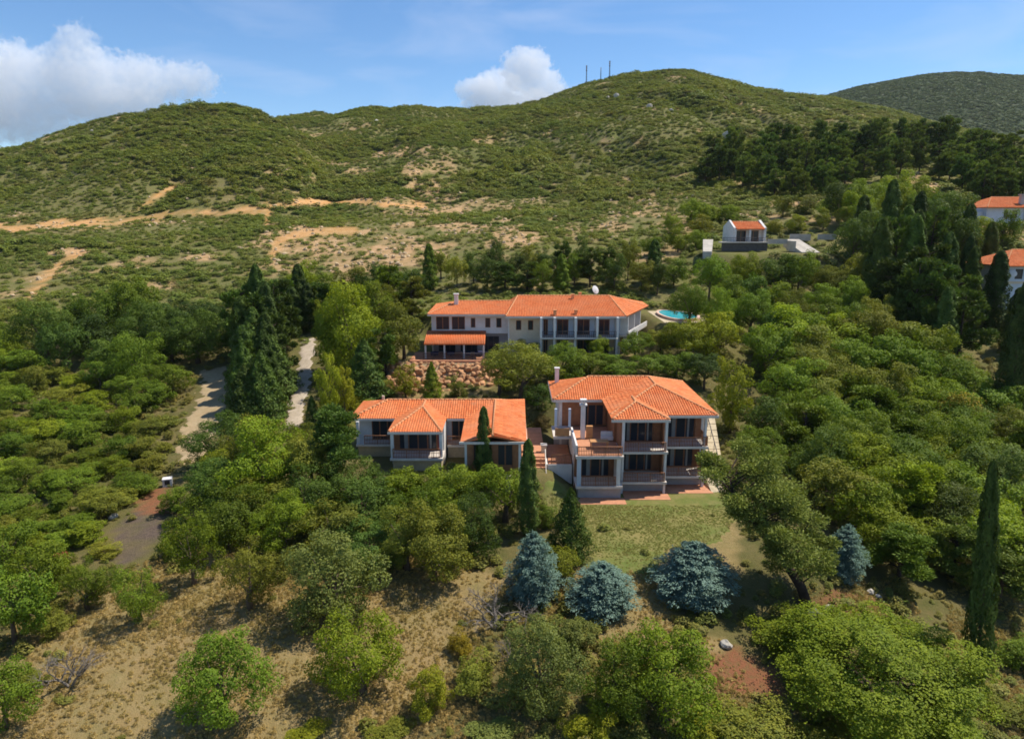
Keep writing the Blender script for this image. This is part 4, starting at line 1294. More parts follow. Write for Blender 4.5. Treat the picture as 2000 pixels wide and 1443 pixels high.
# restaurant canopy
Q.poly('canopy_roof', M_TILE, [(-13.0, 98.9, 8.75), (-4.0, 98.9, 8.75), (-4.0, 103.3, 10.0), (-13.0, 103.3, 10.0)], 0.12)
for k in range(36):
    x = -12.9 + k * 0.25
    Q.tube('canopy_tile_row', M_TILE, [(x, 98.86, 8.78), (x, 103.28, 10.03)], [0.10, 0.085], 6)
for x in (-12.8, -10.0, -7.1, -4.2):
    Q.boxes('canopy_post', M_WHITE, [(x - 0.12, x + 0.12, 99.2, 99.44, 6.5, 8.66)])
Q.boxes('terrace_slab', M_TERRA, [(-15.0, -0.7, 97.6, 104.3, 6.1, 6.52)])
Q.railing((-13.0, 98.3), (-4.0, 98.3), 6.52, 0.95, M_DARKMETAL, 0.18)
Q.boxes('chimney', M_WHITE, [(-9.1, -8.5, 107.2, 107.8, 13.3, 15.1), (-9.2, -8.4, 107.1, 107.9, 15.11, 15.28)], None, 'white chimney on the left roof')
for x, y, z in ((6.4, 100.9, 12.7), (9.5, 101.2, 12.7), (9.6, 108.0, 14.3), (11.0, 110.6, 14.3)):
    Q.boxes('roof_vent', M_CAP, [(x - 0.22, x + 0.22, y - 0.2, y + 0.2, z - 0.1, z + 0.75), (x - 0.3, x + 0.3, y - 0.28, y + 0.28, z + 0.76, z + 0.85)])

D = thing('satellite_dish', 'white satellite dish on a mast at the hotel roof ridge', 'satellite dish', (13.4, 110.5, 14.4))
MB().tube([(0, 0, -0.3), (0, 0, 1.0)], 0.05, 6).build('mast', M_METAL, D)
vs, fs = [], []
for i in range(5):
    r = 0.62 * i / 4
    for k in range(14):
        t = k / 14 * 6.2832
        vs.append((r * math.cos(t), -0.25 + 0.3 * r * r, r * 1.15 * math.sin(t)))
for i in range(4):
    for k in range(14):
        fs.append((i * 14 + k, i * 14 + (k + 1) % 14, (i + 1) * 14 + (k + 1) % 14, (i + 1) * 14 + k))
dish = MB().add(vs, fs, True).build('dish', M_WHITE, D, (0, -0.1, 1.15))
dish.rotation_euler = (R(-25), 0, R(35))
MB().tube([(0, -0.3, 0.6), (0, -0.75, 1.2)], 0.025, 5).build('feed_arm', M_METAL, D)

# tables under the restaurant canopy
M_NAVY = plain('navy cloth', (0.03, 0.035, 0.09), 0.8)
for k, x in enumerate((-11.6, -9.2, -6.8, -5.0)):
    T = thing('restaurant_table', ('left end', 'second', 'third', 'right end')[k] + ' navy covered table in the row under the hotel canopy', 'table', (x, 100.6 + 0.3 * (k % 2), 6.52), 0, 'tables under the canopy')
    MB().box(-0.6, 0.6, -0.45, 0.45, 0.70, 0.75).build('table_top', M_NAVY, T)
    MB().box(-0.55, 0.55, -0.4, 0.4, 0.3, 0.698).build('tablecloth', M_NAVY, T)
    MB().tube([(0, 0, 0), (0, 0, 0.3)], 0.08, 8).build('leg', M_DARKMETAL, T)

# ================================================================== pool
PX, PY, PZ = 28.2, 115.8, 10.75
pool = thing('swimming_pool', 'turquoise swimming pool with pale coping behind the hotel', 'swimming pool', (PX, PY, PZ))
out_, in_ = [], []
for k in range(40):
    t = 6.2832 * k / 40
    r = 1 + 0.16 * math.cos(2 * t + 0.6) + 0.08 * math.cos(3 * t)
    out_.append((2.85 * r * math.cos(t), 6.6 * r * math.sin(t)))
    in_.append((2.45 * r * math.cos(t), 6.1 * r * math.sin(t)))
M_WATER, nt, out = new_mat('pool water')
p = surf(nt, out, (0.02, 0.42, 0.52), 0.06, noise(nt, 3.0, 3, 0.5, wpos(nt)), 0.12, 0.05, 0.5)
MB().prism(in_, -0.6, 0.02).build('water', M_WATER, pool)
vs = [(a, b, 0.12) for a, b in out_] + [(a, b, 0.12) for a, b in in_] + [(a, b, -0.5) for a, b in out_] + [(a, b, -0.3) for a, b in in_]
fs = []
for k in range(40):
    j = (k + 1) % 40
    fs += [(k, j, 40 + j, 40 + k), (80 + k, 80 + j, j, k), (40 + k, 40 + j, 120 + j, 120 + k)]
MB().add(vs, fs).build('coping', plain('pink pool coping', (0.62, 0.42, 0.32), 0.8), pool)
MB().box(-3.6, 4.0, -6.9, 7.6, -0.8, -0.31).build('deck', M_BEIGE, pool)

# ================================================================== white house on the slope
M_PALECONC = plain('pale concrete', (0.46, 0.42, 0.36), 0.9, 0.25, 0.9, 0.1)
W = House('white_house', 'small white house with orange roof and terraces on the slope', 'house', (50.6, 149.5, 20.5))
W.roof([[(47.4, 146.8, 24.75), (53.3, 146.8, 24.75), (53.3, 151.2, 26.2), (47.4, 151.2, 26.2)], [(53.3, 155.0, 24.9), (47.4, 155.0, 24.9), (47.4, 151.2, 26.2), (53.3, 151.2, 26.2)]], [((47.4, 151.2, 26.2), (53.3, 151.2, 26.2))], seed=12)
mb = MB()
for x0, x1 in ((46.95, 47.35), (53.35, 53.85)):
    mb.add([W.L((x, y, z)) for x in (x0, x1) for y, z in ((147.4, 20.4), (147.4, 25.0), (151.2, 26.6), (155, 25.2), (155, 20.4))],
           [(0, 1, 2, 3, 4), (9, 8, 7, 6, 5), (0, 5, 6, 1), (1, 6, 7, 2), (2, 7, 8, 3), (3, 8, 9, 4)])
mb.build('gable_wall', M_WHITE, W.root)
W.wall(47.36, 53.34, 148.6, 148.8, 20.4, 24.9, [(47.9, 50.0, 22.1, 24.4), (50.5, 52.7, 22.1, 24.4)], M_WHITE)
W.window(47.9, 50.0, 22.1, 24.4, 148.7, 2, M_WOOD, 'glazed_door')
W.window(50.5, 52.7, 22.1, 24.4, 148.7, 2, M_WOOD, 'glazed_door')
W.boxes('pier', M_WHITE, [(47.0, 47.4, 146.9, 147.3, 22.1, 24.7), (50.1, 50.5, 146.9, 147.3, 22.1, 24.7)])
W.boxes('terrace_slab', M_SLABE, [(44.2, 53.8, 145.6, 148.58, 21.9, 22.1)])
W.boxes('terrace_wall', plain('shade-dark terrace front', (0.10, 0.09, 0.085), 0.9, 0.3, 1.5), [(44.2, 53.8, 146.0, 146.2, 20.2, 21.88)])  # near-black colour paints the shade of openings below the terrace
W.railing((44.3, 145.7), (53.6, 145.7), 22.1, 0.9, M_DARKMETAL, 0.3)
W.boxes('parapet', M_PALECONC, [(53.9, 59.0, 148.6, 148.9, 21.6, 22.6), (58.9, 59.2, 144.5, 148.58, 20.2, 22.3), (60.5, 65.0, 151.2, 151.5, 22.2, 23.6), (66.5, 70.5, 151.0, 151.3, 22.4, 23.6)])
W.poly('driveway', M_PALECONC, [(59.3, 141.5, 20.15), (63.0, 141.5, 20.15), (62.2, 150.5, 22.55), (58.9, 150.5, 22.55)], 1.6)
W.poly('garden_ramp', M_PALECONC, [(39.2, 142.0, 20.3), (41.0, 142.0, 20.3), (43.6, 150.5, 22.5), (41.4, 150.5, 22.5)], 1.5)

# ================================================================== houses at the right edge
W = House('blue_house', 'pale blue house with orange roof at the upper right above the trees', 'house', (122.0, 172.0, 25.0))
W.roof([[(113.5, 167.4, 29.6), (136, 167.4, 29.6), (131, 174, 32.1), (118.5, 174, 32.1)], [(113.5, 180, 29.6), (113.5, 167.4, 29.6), (118.5, 174, 32.1)], [(136, 180, 29.6), (113.5, 180, 29.6), (118.5, 174, 32.1), (131, 174, 32.1)]], [((118.5, 174, 32.1), (131, 174, 32.1)), ((113.5, 167.4, 29.6), (118.5, 174, 32.1))], seed=14)
W.wall(114.4, 135, 168.4, 168.7, 24.0, 29.45, [(118.3, 119.4, 27.0, 28.9), (120.3, 121.6, 27.0, 28.9), (124.6, 127.4, 27.0, 28.9)], M_BLUEW)
W.window(118.3, 119.4, 27.0, 28.9, 168.5, 1)
W.window(120.3, 121.6, 27.0, 28.9, 168.5, 1)
W.window(124.6, 127.4, 27.0, 28.9, 168.5, 2)
W.boxes('wall', M_BLUEW, [(114.1, 114.38, 168.4, 179, 24.0, 29.45), (109.8, 114.08, 169.6, 176, 24.0, 28.6)])
W.boxes('pier', M_WHITE, [(123.2, 123.6, 167.9, 168.38, 24, 29.4)])
W.boxes('chimney', M_GREYW, [(122.4, 123.4, 168.9, 169.8, 29.8, 32.4), (122.2, 123.6, 168.7, 170.0, 32.41, 32.7)])
W = House('tall_house', 'tall grey plastered house with orange roof at the right edge among cypresses', 'house', (96.5, 127.0, 10.5))
W.roof([[(87.8, 122.6, 18.6), (108, 122.6, 18.6), (103, 128.5, 21.2), (92.8, 128.5, 21.2)], [(87.8, 134.5, 18.6), (87.8, 122.6, 18.6), (92.8, 128.5, 21.2)], [(108, 134.5, 18.6), (87.8, 134.5, 18.6), (92.8, 128.5, 21.2), (103, 128.5, 21.2)]], [((92.8, 128.5, 21.2), (103, 128.5, 21.2)), ((87.8, 122.6, 18.6), (92.8, 128.5, 21.2))], seed=15)
W.wall(88.7, 107, 123.6, 123.9, 9.5, 18.45, [(90.5, 91.9, 16.2, 18.0), (93.4, 95.4, 12.4, 14.6), (93.4, 95.4, 16.0, 18.0)], M_BLUEW)
W.window(90.5, 91.9, 16.2, 18.0, 123.7, 1, M_DARKMETAL)
W.window(93.4, 95.4, 12.4, 14.6, 123.7, 2)
W.window(93.4, 95.4, 16.0, 18.0, 123.7, 2)
W.boxes('wall', M_GREYW, [(88.4, 88.68, 123.6, 133.6, 9.5, 18.45)])
W.boxes('string_course', M_CREAM, [(88.5, 107, 123.46, 123.58, 15.4, 15.8), (88.5, 107, 123.46, 123.58, 11.4, 11.9)])
D = thing('roof_dish', 'white dish on the corner of the tall grey house', 'satellite dish', (89.6, 122.9, 17.2))
o = MB().add(vs := [(0.62 * (i / 4) * math.cos(k / 14 * 6.2832), -0.25 + 0.3 * (0.62 * i / 4) ** 2, 0.62 * (i / 4) * math.sin(k / 14 * 6.2832)) for i in range(5) for k in range(14)], [(i * 14 + k, i * 14 + (k + 1) % 14, (i + 1) * 14 + (k + 1) % 14, (i + 1) * 14 + k) for i in range(4) for k in range(14)], True).build('dish', M_WHITE, D)
o.rotation_euler = (R(-25), 0, R(-15))
MB().tube([(0, -0.1, 0), (0, 0.75, -0.1)], 0.05, 6).build('bracket', M_METAL, D)

# ------------------------------------------------------------------ lawn, lane and dirt path laid over the land
def drape(name, label, poly_px, mat, step=0.3, lift=0.07, rough=0.35, world_poly=None):
    wp = world_poly or [tuple(ground_at(*p)[:2]) for p in poly_px]
    xs = [p[0] for p in wp]; ys = [p[1] for p in wp]
    gx, gy = np.meshgrid(np.arange(min(xs) - 1, max(xs) + 1, step), np.arange(min(ys) - 1, max(ys) + 1, step))
    nx_, ny_ = gx.shape[1], gx.shape[0]
    gx, gy = gx.ravel(), gy.ravel()
    ins = in_poly(gx + rough * fbm(gx / 1.3, gy / 1.3, 91, 3), gy + rough * fbm(gx / 1.3, gy / 1.3, 92, 3), wp)
    z = land(gx, gy) + np.where(ins, lift, -0.12)
    ii = (np.arange(ny_ - 1)[:, None] * nx_ + np.arange(nx_ - 1)[None, :]).ravel()
    q = np.stack([ii, ii + 1, ii + nx_ + 1, ii + nx_], 1)
    q = q[ins[q].any(1)]
    used, inv = np.unique(q.ravel(), return_inverse=True)
    me = mesh_np(name, np.stack([gx, gy, z], 1)[used], inv, 4, [mat], True)
    return tag(link(name, me), label, None, None, 'structure')
def earth(name, a, b, c, s=0.6):
    m, nt, out = new_mat(name)
    pos = wpos(nt)
    n1, n2, n3 = noise(nt, s, 5, 0.65, pos), noise(nt, s * 6, 4, 0.65, pos), noise(nt, s * 25, 3, 0.7, pos)
    col = mixc(nt, ramp(nt, n1, 0.36, 0.64), a, b)
    col = mixc(nt, mathn(nt, 'MULTIPLY', ramp(nt, n2, 0.48, 0.75), 0.7), col, c)
    col = mixc(nt, mathn(nt, 'MULTIPLY', ramp(nt, n3, 0.5, 0.75), 0.45), col, tuple(k * 0.55 for k in a))
    surf(nt, out, col, 0.95, n3, 0.6, 0.08, 0.1)
    return m
M_LAWN = earth('dry lawn', (0.105, 0.140, 0.030), (0.215, 0.180, 0.062), (0.25, 0.20, 0.085), 0.16)
M_PATH = earth('pale dirt', (0.34, 0.245, 0.135), (0.42, 0.32, 0.19), (0.24, 0.20, 0.09), 0.35)
M_LANE = earth('concrete lane', (0.38, 0.31, 0.23), (0.47, 0.39, 0.30), (0.27, 0.23, 0.15), 0.5)
drape('lawn', 'dry mown lawn below the balcony villa', [(1045, 962), (1120, 952), (1430, 950), (1445, 1010), (1410, 1055), (1310, 1075), (1280, 1120), (1150, 1130), (1110, 1060), (1070, 1000)], M_LAWN, rough=1.2)
drape('dirt_path', 'pale dirt path on the left slope', [(396, 722), (446, 718), (444, 800), (414, 850), (388, 905), (340, 908), (350, 855), (384, 800)], M_PATH, rough=1.3)
lane_px = [(604, 662), (600, 700), (592, 740), (582, 785), (576, 835)]
lw = [ground_at(*p) for p in lane_px]
drape('lane', 'pale concrete lane climbing past the cypresses', None, M_LANE, 0.3, 0.09, 0.7, [(p.x - 1.05, p.y) for p in lw] + [(p.x + 1.05, p.y) for p in lw[::-1]])

# ------------------------------------------------------------------ stones
def stone_mesh(name, seed, mat, sub=2):
    import bmesh
    g = np.random.default_rng(seed)
    bm = bmesh.new()
    bmesh.ops.create_icosphere(bm, subdivisions=sub, radius=0.5)
    cuts = [(Vector(unit(g.normal(size=3)[None])[0]), 0.28 + 0.16 * g.random()) for _ in range(9)]
    for v in bm.verts:
        for n_, d_ in cuts:
            e = v.co.dot(n_) - d_
            if e > 0:
                v.co -= n_ * e * 0.9
        v.co += Vector(g.normal(size=3) * 0.035)
    me = bpy.data.meshes.new(name)
    bm.to_mesh(me)
    bm.free()
    me.materials.append(mat)
    return me
STONES_W = [stone_mesh('stone', 900 + k, M_ROCK) for k in range(6)]
STONES_P = [stone_mesh('boulder', 920 + k, M_ROCKPALE) for k in range(4)]
g = np.random.default_rng(5)
RW = thing('rock_retaining_wall', 'warm rubble stone wall holding up the hotel restaurant terrace', 'stone wall', (-9.5, 96.0, 2.6))
cnt = 0
for row in range(12):
    t = row / 11.0
    zc, yc = 1.7 + 4.4 * t, 90.6 + 6.7 * t
    x = -18.0 + g.random() * 0.5
    while x < -2.2:
        s = 0.65 + 0.75 * g.random() ** 1.5
        o = link('stone', STONES_W[int(g.integers(6))], RW, (x + s * 0.4 + 9.5, yc - 96.0 + g.normal() * 0.25, zc - 2.6 + g.normal() * 0.12))
        o.scale = (s * 1.15, s * 1.1, s * 0.85)
        o.rotation_euler = (g.random() * 0.6, g.random() * 0.6, g.random() * 6.28)
        x += s * 0.95
        cnt += 1
MB().add([(-8.6, -5.9, -1.9), (7.2, -5.9, -1.9), (7.2, 1.5, 3.6), (-8.6, 1.5, 3.6), (-8.6, 1.5, -1.9), (7.2, 1.5, -1.9)], [(0, 1, 2, 3), (0, 3, 4), (1, 5, 2)]).build('earth_bank', M_PATH, RW)
def boulder(px, py, wpx, label, k=0, flat=0.75, grp=None):
    p = ground_at(px, py)
    s = wpx * p.y / F * 1.05
    o = link('boulder', STONES_P[k % 4], None, p + Vector((0, 0, s * 0.18)))
    o.scale = (s, s * 0.9, s * flat)
    o.rotation_euler = (0.2 * k, 0.1, 1.3 * k)
    tag(o, label, 'boulder', grp)
boulder(1418, 1262, 28, 'white boulder below the blue spruces at the edge of the red soil', 0)
boulder(221, 1012, 20, 'pale boulder at the edge of the burnt ground', 1)
boulder(1590, 1205, 36, 'tan boulder at the foot of the leaning pine', 2)
boulder(1618, 1190, 24, 'smaller tan boulder right of the leaning pine trunk', 3)
boulder(1700, 1158, 18, 'grey boulder at the edge of the right wood above the huge bush', 1)
boulder(1715, 1166, 14, 'small grey boulder right of its twin above the huge bush', 0)
boulder(1203, 191, 12, 'larger white crag high on the main hill below the masts', 2, 0.9)
boulder(1187, 193, 8, 'smaller white crag left of its twin below the masts', 1, 0.9)
boulder(1268, 212, 14, 'pale crag right of the white crags on the main hill', 3)
boulder(1311, 217, 8, 'small pale crag near the top of the main hill', 0)
boulder(180, 258, 8, 'small white boulder on the skyline slope of the left hill', 0)
boulder(735, 239, 10, 'pale boulder below the middle ridge', 1)
boulder(262, 222, 14, 'grey crag at the summit of the left hill', 2, 0.8)
boulder(305, 214, 16, 'wide grey crag right of the left hill summit crag', 3, 0.7)
boulder(523, 222, 9, 'reddish grey crag on the right shoulder of the left hill', 1, 0.8)
boulder(1420, 272, 30, 'broad pale rock beside the ridge pines', 3, 0.5)

M_STONELET = plain('scattered stones', (0.50, 0.37, 0.22), 0.95, 0.3, 0.8, 0.1)
x, y, z, px, py = scatter_points(90000, 112, 700, 1.6, lambda x, y, z, px, py: (lambda c, b: g.random(len(x)) < b * 0.55 + c * 0.12 + 0.006)(*zone_masks(x, y, z)))
n = len(x)
s = 0.4 + 1.3 * g.random(n) ** 3
scatter_object('hillside_stones', 'pale stones strewn over the bare patches of the hills', np.stack([x, y, z + 0.1 * s], 1), np.stack([s * 1.2, s, s * 0.8], 1), np.stack([g.random(n), g.random(n), g.random(n) * 6], 1), [bpy.data.objects.new('loose_stone', stone_mesh('loose_stone', 950 + k, M_STONELET, 1)) for k in range(3)], 5)

# small man-made things in the scrub
p = ground_at(328, 948)
T = thing('concrete_cistern', 'white concrete cistern with a dark opening beside the dirt path', 'cistern', p, 0.35)
T.scale = (0.72, 0.72, 0.72)
MB().box(-0.62, 0.62, -0.5, -0.42, -0.2, 0.25).box(-0.62, -0.35, -0.5, 0.5, 0.252, 0.95).box(0.35, 0.62, -0.5, 0.5, 0.252, 0.95).box(-0.62, 0.62, -0.5, 0.6, 0.952, 1.12).box(-0.62, 0.62, 0.502, 0.6, -0.2, 0.95).build('shell', M_WHITE, T)
MB().box(-0.34, 0.34, -0.2, -0.16, 0.255, 0.95).build('opening', M_DARKMETAL, T)  # dark panel stands in for the shade inside the hollow
p = ground_at(119, 1092)
T = thing('red_barrel', 'small dark red barrel lying at the edge of the left thicket', 'barrel', p + Vector((0, 0, 0.3)), 0.5)
MB().tube([(-0.5, 0, 0), (-0.48, 0, 0), (0.48, 0, 0), (0.5, 0, 0)], [0.26, 0.3, 0.3, 0.26], 14).build('body', plain('dark red paint', (0.19, 0.03, 0.02), 0.6), T)
for sx in (-0.2, 0.2):
    MB().tube([(sx - 0.02, 0, 0), (sx + 0.02, 0, 0)], [0.325, 0.325], 14).build('hoop', plain('dark red paint', (0.19, 0.03, 0.02), 0.6), T)
p = ground_at(461, 672)
T = thing('stone_pillar', 'pale stone pillar showing beside the dark cypress block', 'pillar', p)
MB().box(-0.75, 0.75, -0.6, 0.6, -0.5, 2.6).build('shaft', M_CREAM, T)
MB().box(-0.9, 0.9, -0.75, 0.75, 2.602, 2.85).build('cap', M_SLABE, T)

# radio masts on the summit
for px_, top, base, lab in ((1145, 127, 164, 'leftmost radio mast on the main hill'), (1173, 131, 160, 'thin middle radio mast on the main hill'), (1190, 118, 158, 'tallest radio mast on the main hill, nearest the summit')):
    u, b_, c_ = ray(px_, base + 1)
    a_ = u / b_
    yy = 668.0
    zz = ground_z(a_ * yy, yy)
    hgt = (CZ + elev(top) * yy) - zz
    T = thing('radio_mast', lab, 'mast', (a_ * yy, yy, zz - 0.5), 0, 'radio masts on the main hill')
    w = 0.55 if 'thin' not in lab else 0.32
    mb = MB()
    for k in range(3):
        t = k * 2.094
        mb.tube([(w * math.cos(t), w * math.sin(t), 0), (w * 0.55 * math.cos(t), w * 0.55 * math.sin(t), hgt)], 0.16, 4)
    mb.build('tower', M_DARKMETAL, T)
    mb = MB()
    for k in range(12):
        z0, z1 = hgt * k / 12, hgt * (k + 1) / 12
        f = 1 - 0.45 * k / 12
        for j in range(3):
            t0, t1 = j * 2.094, (j + 1) * 2.094
            mb.tube([(w * f * math.cos(t0), w * f * math.sin(t0), z0), (w * f * math.cos(t1), w * f * math.sin(t1), z1)], 0.08, 3, False)
    mb.build('bracing', M_DARKMETAL, T)
    mb = MB()
    for z in (0.72, 0.84, 0.93):
        mb.box(-0.6, 0.6, -0.35, 0.35, hgt * z, hgt * z + 0.8)
    if 'thin' not in lab:
        mb.build('antennas', M_DARKMETAL, T)

# ------------------------------------------------------------------ trees, placed from the photograph survey
C = dict(bright=(0.182, 0.238, 0.016), lime=(0.232, 0.248, 0.018), mid=(0.140, 0.205, 0.019), olive=(0.190, 0.205, 0.030), grey=(0.175, 0.200, 0.052), dark=(0.085, 0.138, 0.024),
         deep=(0.062, 0.098, 0.022), pine=(0.130, 0.180, 0.032), cyp=(0.076, 0.116, 0.024), blue=(0.130, 0.215, 0.215), yellow=(0.320, 0.262, 0.026), brown=(0.175, 0.135, 0.055))
TONE = dict(bright='bright green', lime='yellow green', mid='mid green', olive='olive green', grey='grey green', dark='dark green', deep='blackish green', pine='pine green', cyp='dark green', blue='silvery blue', yellow='golden green', brown='brownish green')
NAMEOF = dict(broad='broadleaf_tree', olive='olive_tree', wood='broadleaf_tree', tall='tall_tree', shrub='shrub', bigbush='bush', pine='pine_tree', darkpine='pine_tree', cypress='cypress_tree', cone='conical_tree', spruce='blue_spruce', dead='bare_shrub')
NOUN = dict(broad='broadleaf tree', olive='olive tree', wood='broadleaf tree', tall='upright tree', shrub='rounded shrub', bigbush='bush', pine='pine', darkpine='pine', cypress='cypress', cone='conical tree', spruce='blue spruce', dead='bare shrub')
CATOF = dict(shrub='shrub', bigbush='bush', dead='shrub', pine='pine', darkpine='pine', cypress='cypress', spruce='spruce')
tg = np.random.default_rng(2024)
TREES = []
def plant(kind, loc, H, Wd, tone, label, group=None, var=None, rz=None, jitter=0.16, sink=0.0):
    crown, trunk = PROTO[kind][var if var is not None else int(tg.integers(len(PROTO[kind])))]
    r = thing(NAMEOF[kind], label, CATOF.get(kind, 'tree'), (loc[0], loc[1], loc[2] - sink), tg.random() * 6.28 if rz is None else rz, group)
    r.scale = (Wd, Wd, H)
    t = link('trunk', trunk, r)
    c = link('twigs' if kind == 'dead' else 'crown', crown, r)
    f = 1 + jitter * tg.normal()
    h = 1 + 0.3 * jitter * max(-1.2, min(1.6, tg.normal()))
    base = C[tone]
    c.color = (min(max(base[0] * f * h, 0.01), 0.5), min(max(base[1] * f, 0.01), 0.5), min(max(base[2] * f / h, 0.005), 0.5), 1)
    TREES.append((r, kind, tone))
    return r
def tree(kind, px, py, h, w, tone, label, group=None, **kw):
    """px, py = foot in the photograph; h, w = apparent size there in pixels"""
    p = ground_at(px, py)
    dep = p.y * _cp - (p.z - CZ) * _sp
    m = dep / F
    ang = math.atan2(CZ - p.z, p.y)
    H = max(h - 0.45 * w * math.sin(ang), 0.45 * h) / math.cos(ang) * m
    return plant(kind, p, H, w * m, tone, label, group, **kw)

# --- orchard and front field
tree('broad', 440, 1412, 200, 190, 'mid', 'bright green tree at the bottom of the dry field')
tree('broad', 708, 1350, 190, 185, 'bright', 'round bright green tree with its shadow on the dry field below the villas')
tree('olive', 274, 1212, 128, 112, 'mid', 'small round tree in the dry field with a dark pool of shadow beneath')
tree('olive', 172, 1190, 118, 112, 'mid', 'small round tree left of its twin at the top of the dry field')
tree('olive', 380, 1142, 168, 132, 'bright', 'bright green tree with visible trunk beside the burnt ground')
tree('olive', 490, 1188, 160, 150, 'olive', 'olive green tree at the upper edge of the dry field')
tree('broad', 655, 1208, 200, 205, 'grey', 'wide grey green tree in the middle of the orchard edge')
tree('broad', 848, 1132, 170, 170, 'olive', 'olive green tree at the corner of the dry clearing')
tree('shrub', 838, 1388, 110, 95, 'lime', 'yellow green shrub right of the round field tree')
tree('shrub', 925, 1345, 90, 95, 'olive', 'low olive shrub below the grey bare shrub')
tree('shrub', 900, 1275, 60, 60, 'yellow', 'small golden shrub beside the grey bare shrub')
tree('broad', 1055, 1375, 190, 180, 'grey', 'grey green tree below the left blue spruces')
tree('broad', 1200, 1400, 170, 160, 'mid', 'dark leafy bush at the bottom centre left of the wide bush')
tree('broad', 1300, 1405, 205, 220, 'bright', 'wide bright bush below the lawn track')
tree('shrub', 1120, 1270, 95, 100, 'grey', 'greyish shrub touching the middle blue spruce')
tree('shrub', 1150, 1440, 80, 110, 'lime', 'yellow green shrub at the bottom edge of the photo centre')
tree('shrub', 1370, 1440, 60, 110, 'lime', 'low lime shrub at the bottom below the wide bright bush')
tree('bigbush', 1700, 1375, 300, 440, 'bright', 'huge domed bright green bush at lower right', jitter=0.0)
tree('shrub', 1535, 1262, 105, 150, 'bright', 'green bush at the foot of the leaning pine')
tree('shrub', 1480, 1442, 110, 190, 'olive', 'olive green bush at the bottom below the red soil')
tree('shrub', 1620, 1460, 90, 160, 'olive', 'olive bush at the bottom edge below the huge bush')
tree('shrub', 1850, 1468, 90, 170, 'mid', 'green bush in the bottom right corner')
tree('shrub', 1960, 1400, 70, 110, 'olive', 'low olive shrub right of the tall thin cypress')
tree('shrub', 1990, 1300, 90, 110, 'mid', 'green shrub at the right edge above the corner bush')
tree('shrub', 960, 1440, 60, 110, 'grey', 'low grey shrub on the bottom edge right of the dry field')
tree('shrub', 600, 1440, 50, 90, 'lime', 'low yellow green shrub on the bottom edge in the dry field')
tree('shrub', 760, 1443, 60, 100, 'olive', 'low olive shrub on the bottom edge below the round field tree')
tree('dead', 138, 1340, 135, 150, 'grey', 'bare grey shrub with pale trunk in the dry field')
tree('dead', 965, 1225, 140, 160, 'grey', 'grey leafless shrub left of the blue spruces')
tree('dead', 1010, 1150, 60, 80, 'grey', 'small leafless shrub behind the left blue spruce')
tree('dead', 1000, 1300, 90, 90, 'grey', 'thin leafless shrub below the left blue spruce')
for k, (a, b, hh, ww, tn) in enumerate([(30, 1255, 190, 160, 'mid'), (85, 1175, 140, 140, 'bright'), (20, 1120, 130, 130, 'mid'), (15, 1420, 150, 130, 'mid'), (60, 1345, 60, 80, 'olive'), (105, 1235, 70, 90, 'olive')]):
    tree('wood' if hh > 100 else 'shrub', a, b, hh, ww, tn, ('big green tree at the left edge above the dry field', 'bright tree at the left corner of the dry field near the red barrel', 'green tree at the left edge below the thicket', 'green tree in the bottom left corner', 'low olive shrub in the left of the dry field', 'olive shrub beside the big tree at the left edge')[k])

for a, b, hh, ww, tn, lab in ((268, 965, 60, 80, 'mid', 'green shrub just left of the red soil by the cistern'), (205, 1010, 70, 90, 'olive', 'olive shrub overhanging the left side of the burnt ground'), (165, 1060, 64, 90, 'bright', 'bright shrub left of the burnt ground near the red barrel'), (205, 1085, 44, 70, 'olive', 'low olive shrub below the burnt ground left corner'), (345, 1085, 60, 75, 'olive', 'olive shrub right of the burnt ground'), (352, 1000, 70, 80, 'mid', 'green shrub right of the red soil patch')):
    tree('shrub', a, b, hh, ww, tn, lab)
# --- blue spruces, conifers by the lawn
tree('spruce', 1042, 1170, 140, 118, 'blue', 'left blue spruce with narrow top beside the conical thuja', jitter=0.03)
tree('spruce', 1176, 1188, 112, 150, 'blue', 'middle blue spruce below the lawn', jitter=0.03)
tree('spruce', 1352, 1165, 132, 175, 'blue', 'large blue spruce right of the track below the lawn', jitter=0.03)
tree('spruce', 1646, 1130, 112, 92, 'blue', 'pale blue spruce behind the leaning pine', jitter=0.03)
tree('cone', 1112, 1092, 150, 92, 'dark', 'dark conical thuja at the left corner of the lawn')
tree('shrub', 1090, 1128, 95, 95, 'lime', 'yellow green shrub between the left blue spruces')
tree('cypress', 1031, 1045, 185, 46, 'cyp', 'dark slim cypress between the bungalow and the lawn')
tree('cypress', 946, 952, 158, 38, 'cyp', 'slim cypress with pointed tip in front of the bungalow')
tree('shrub', 1065, 1030, 60, 55, 'mid', 'green shrub at the foot of the slim cypress beside the lawn')
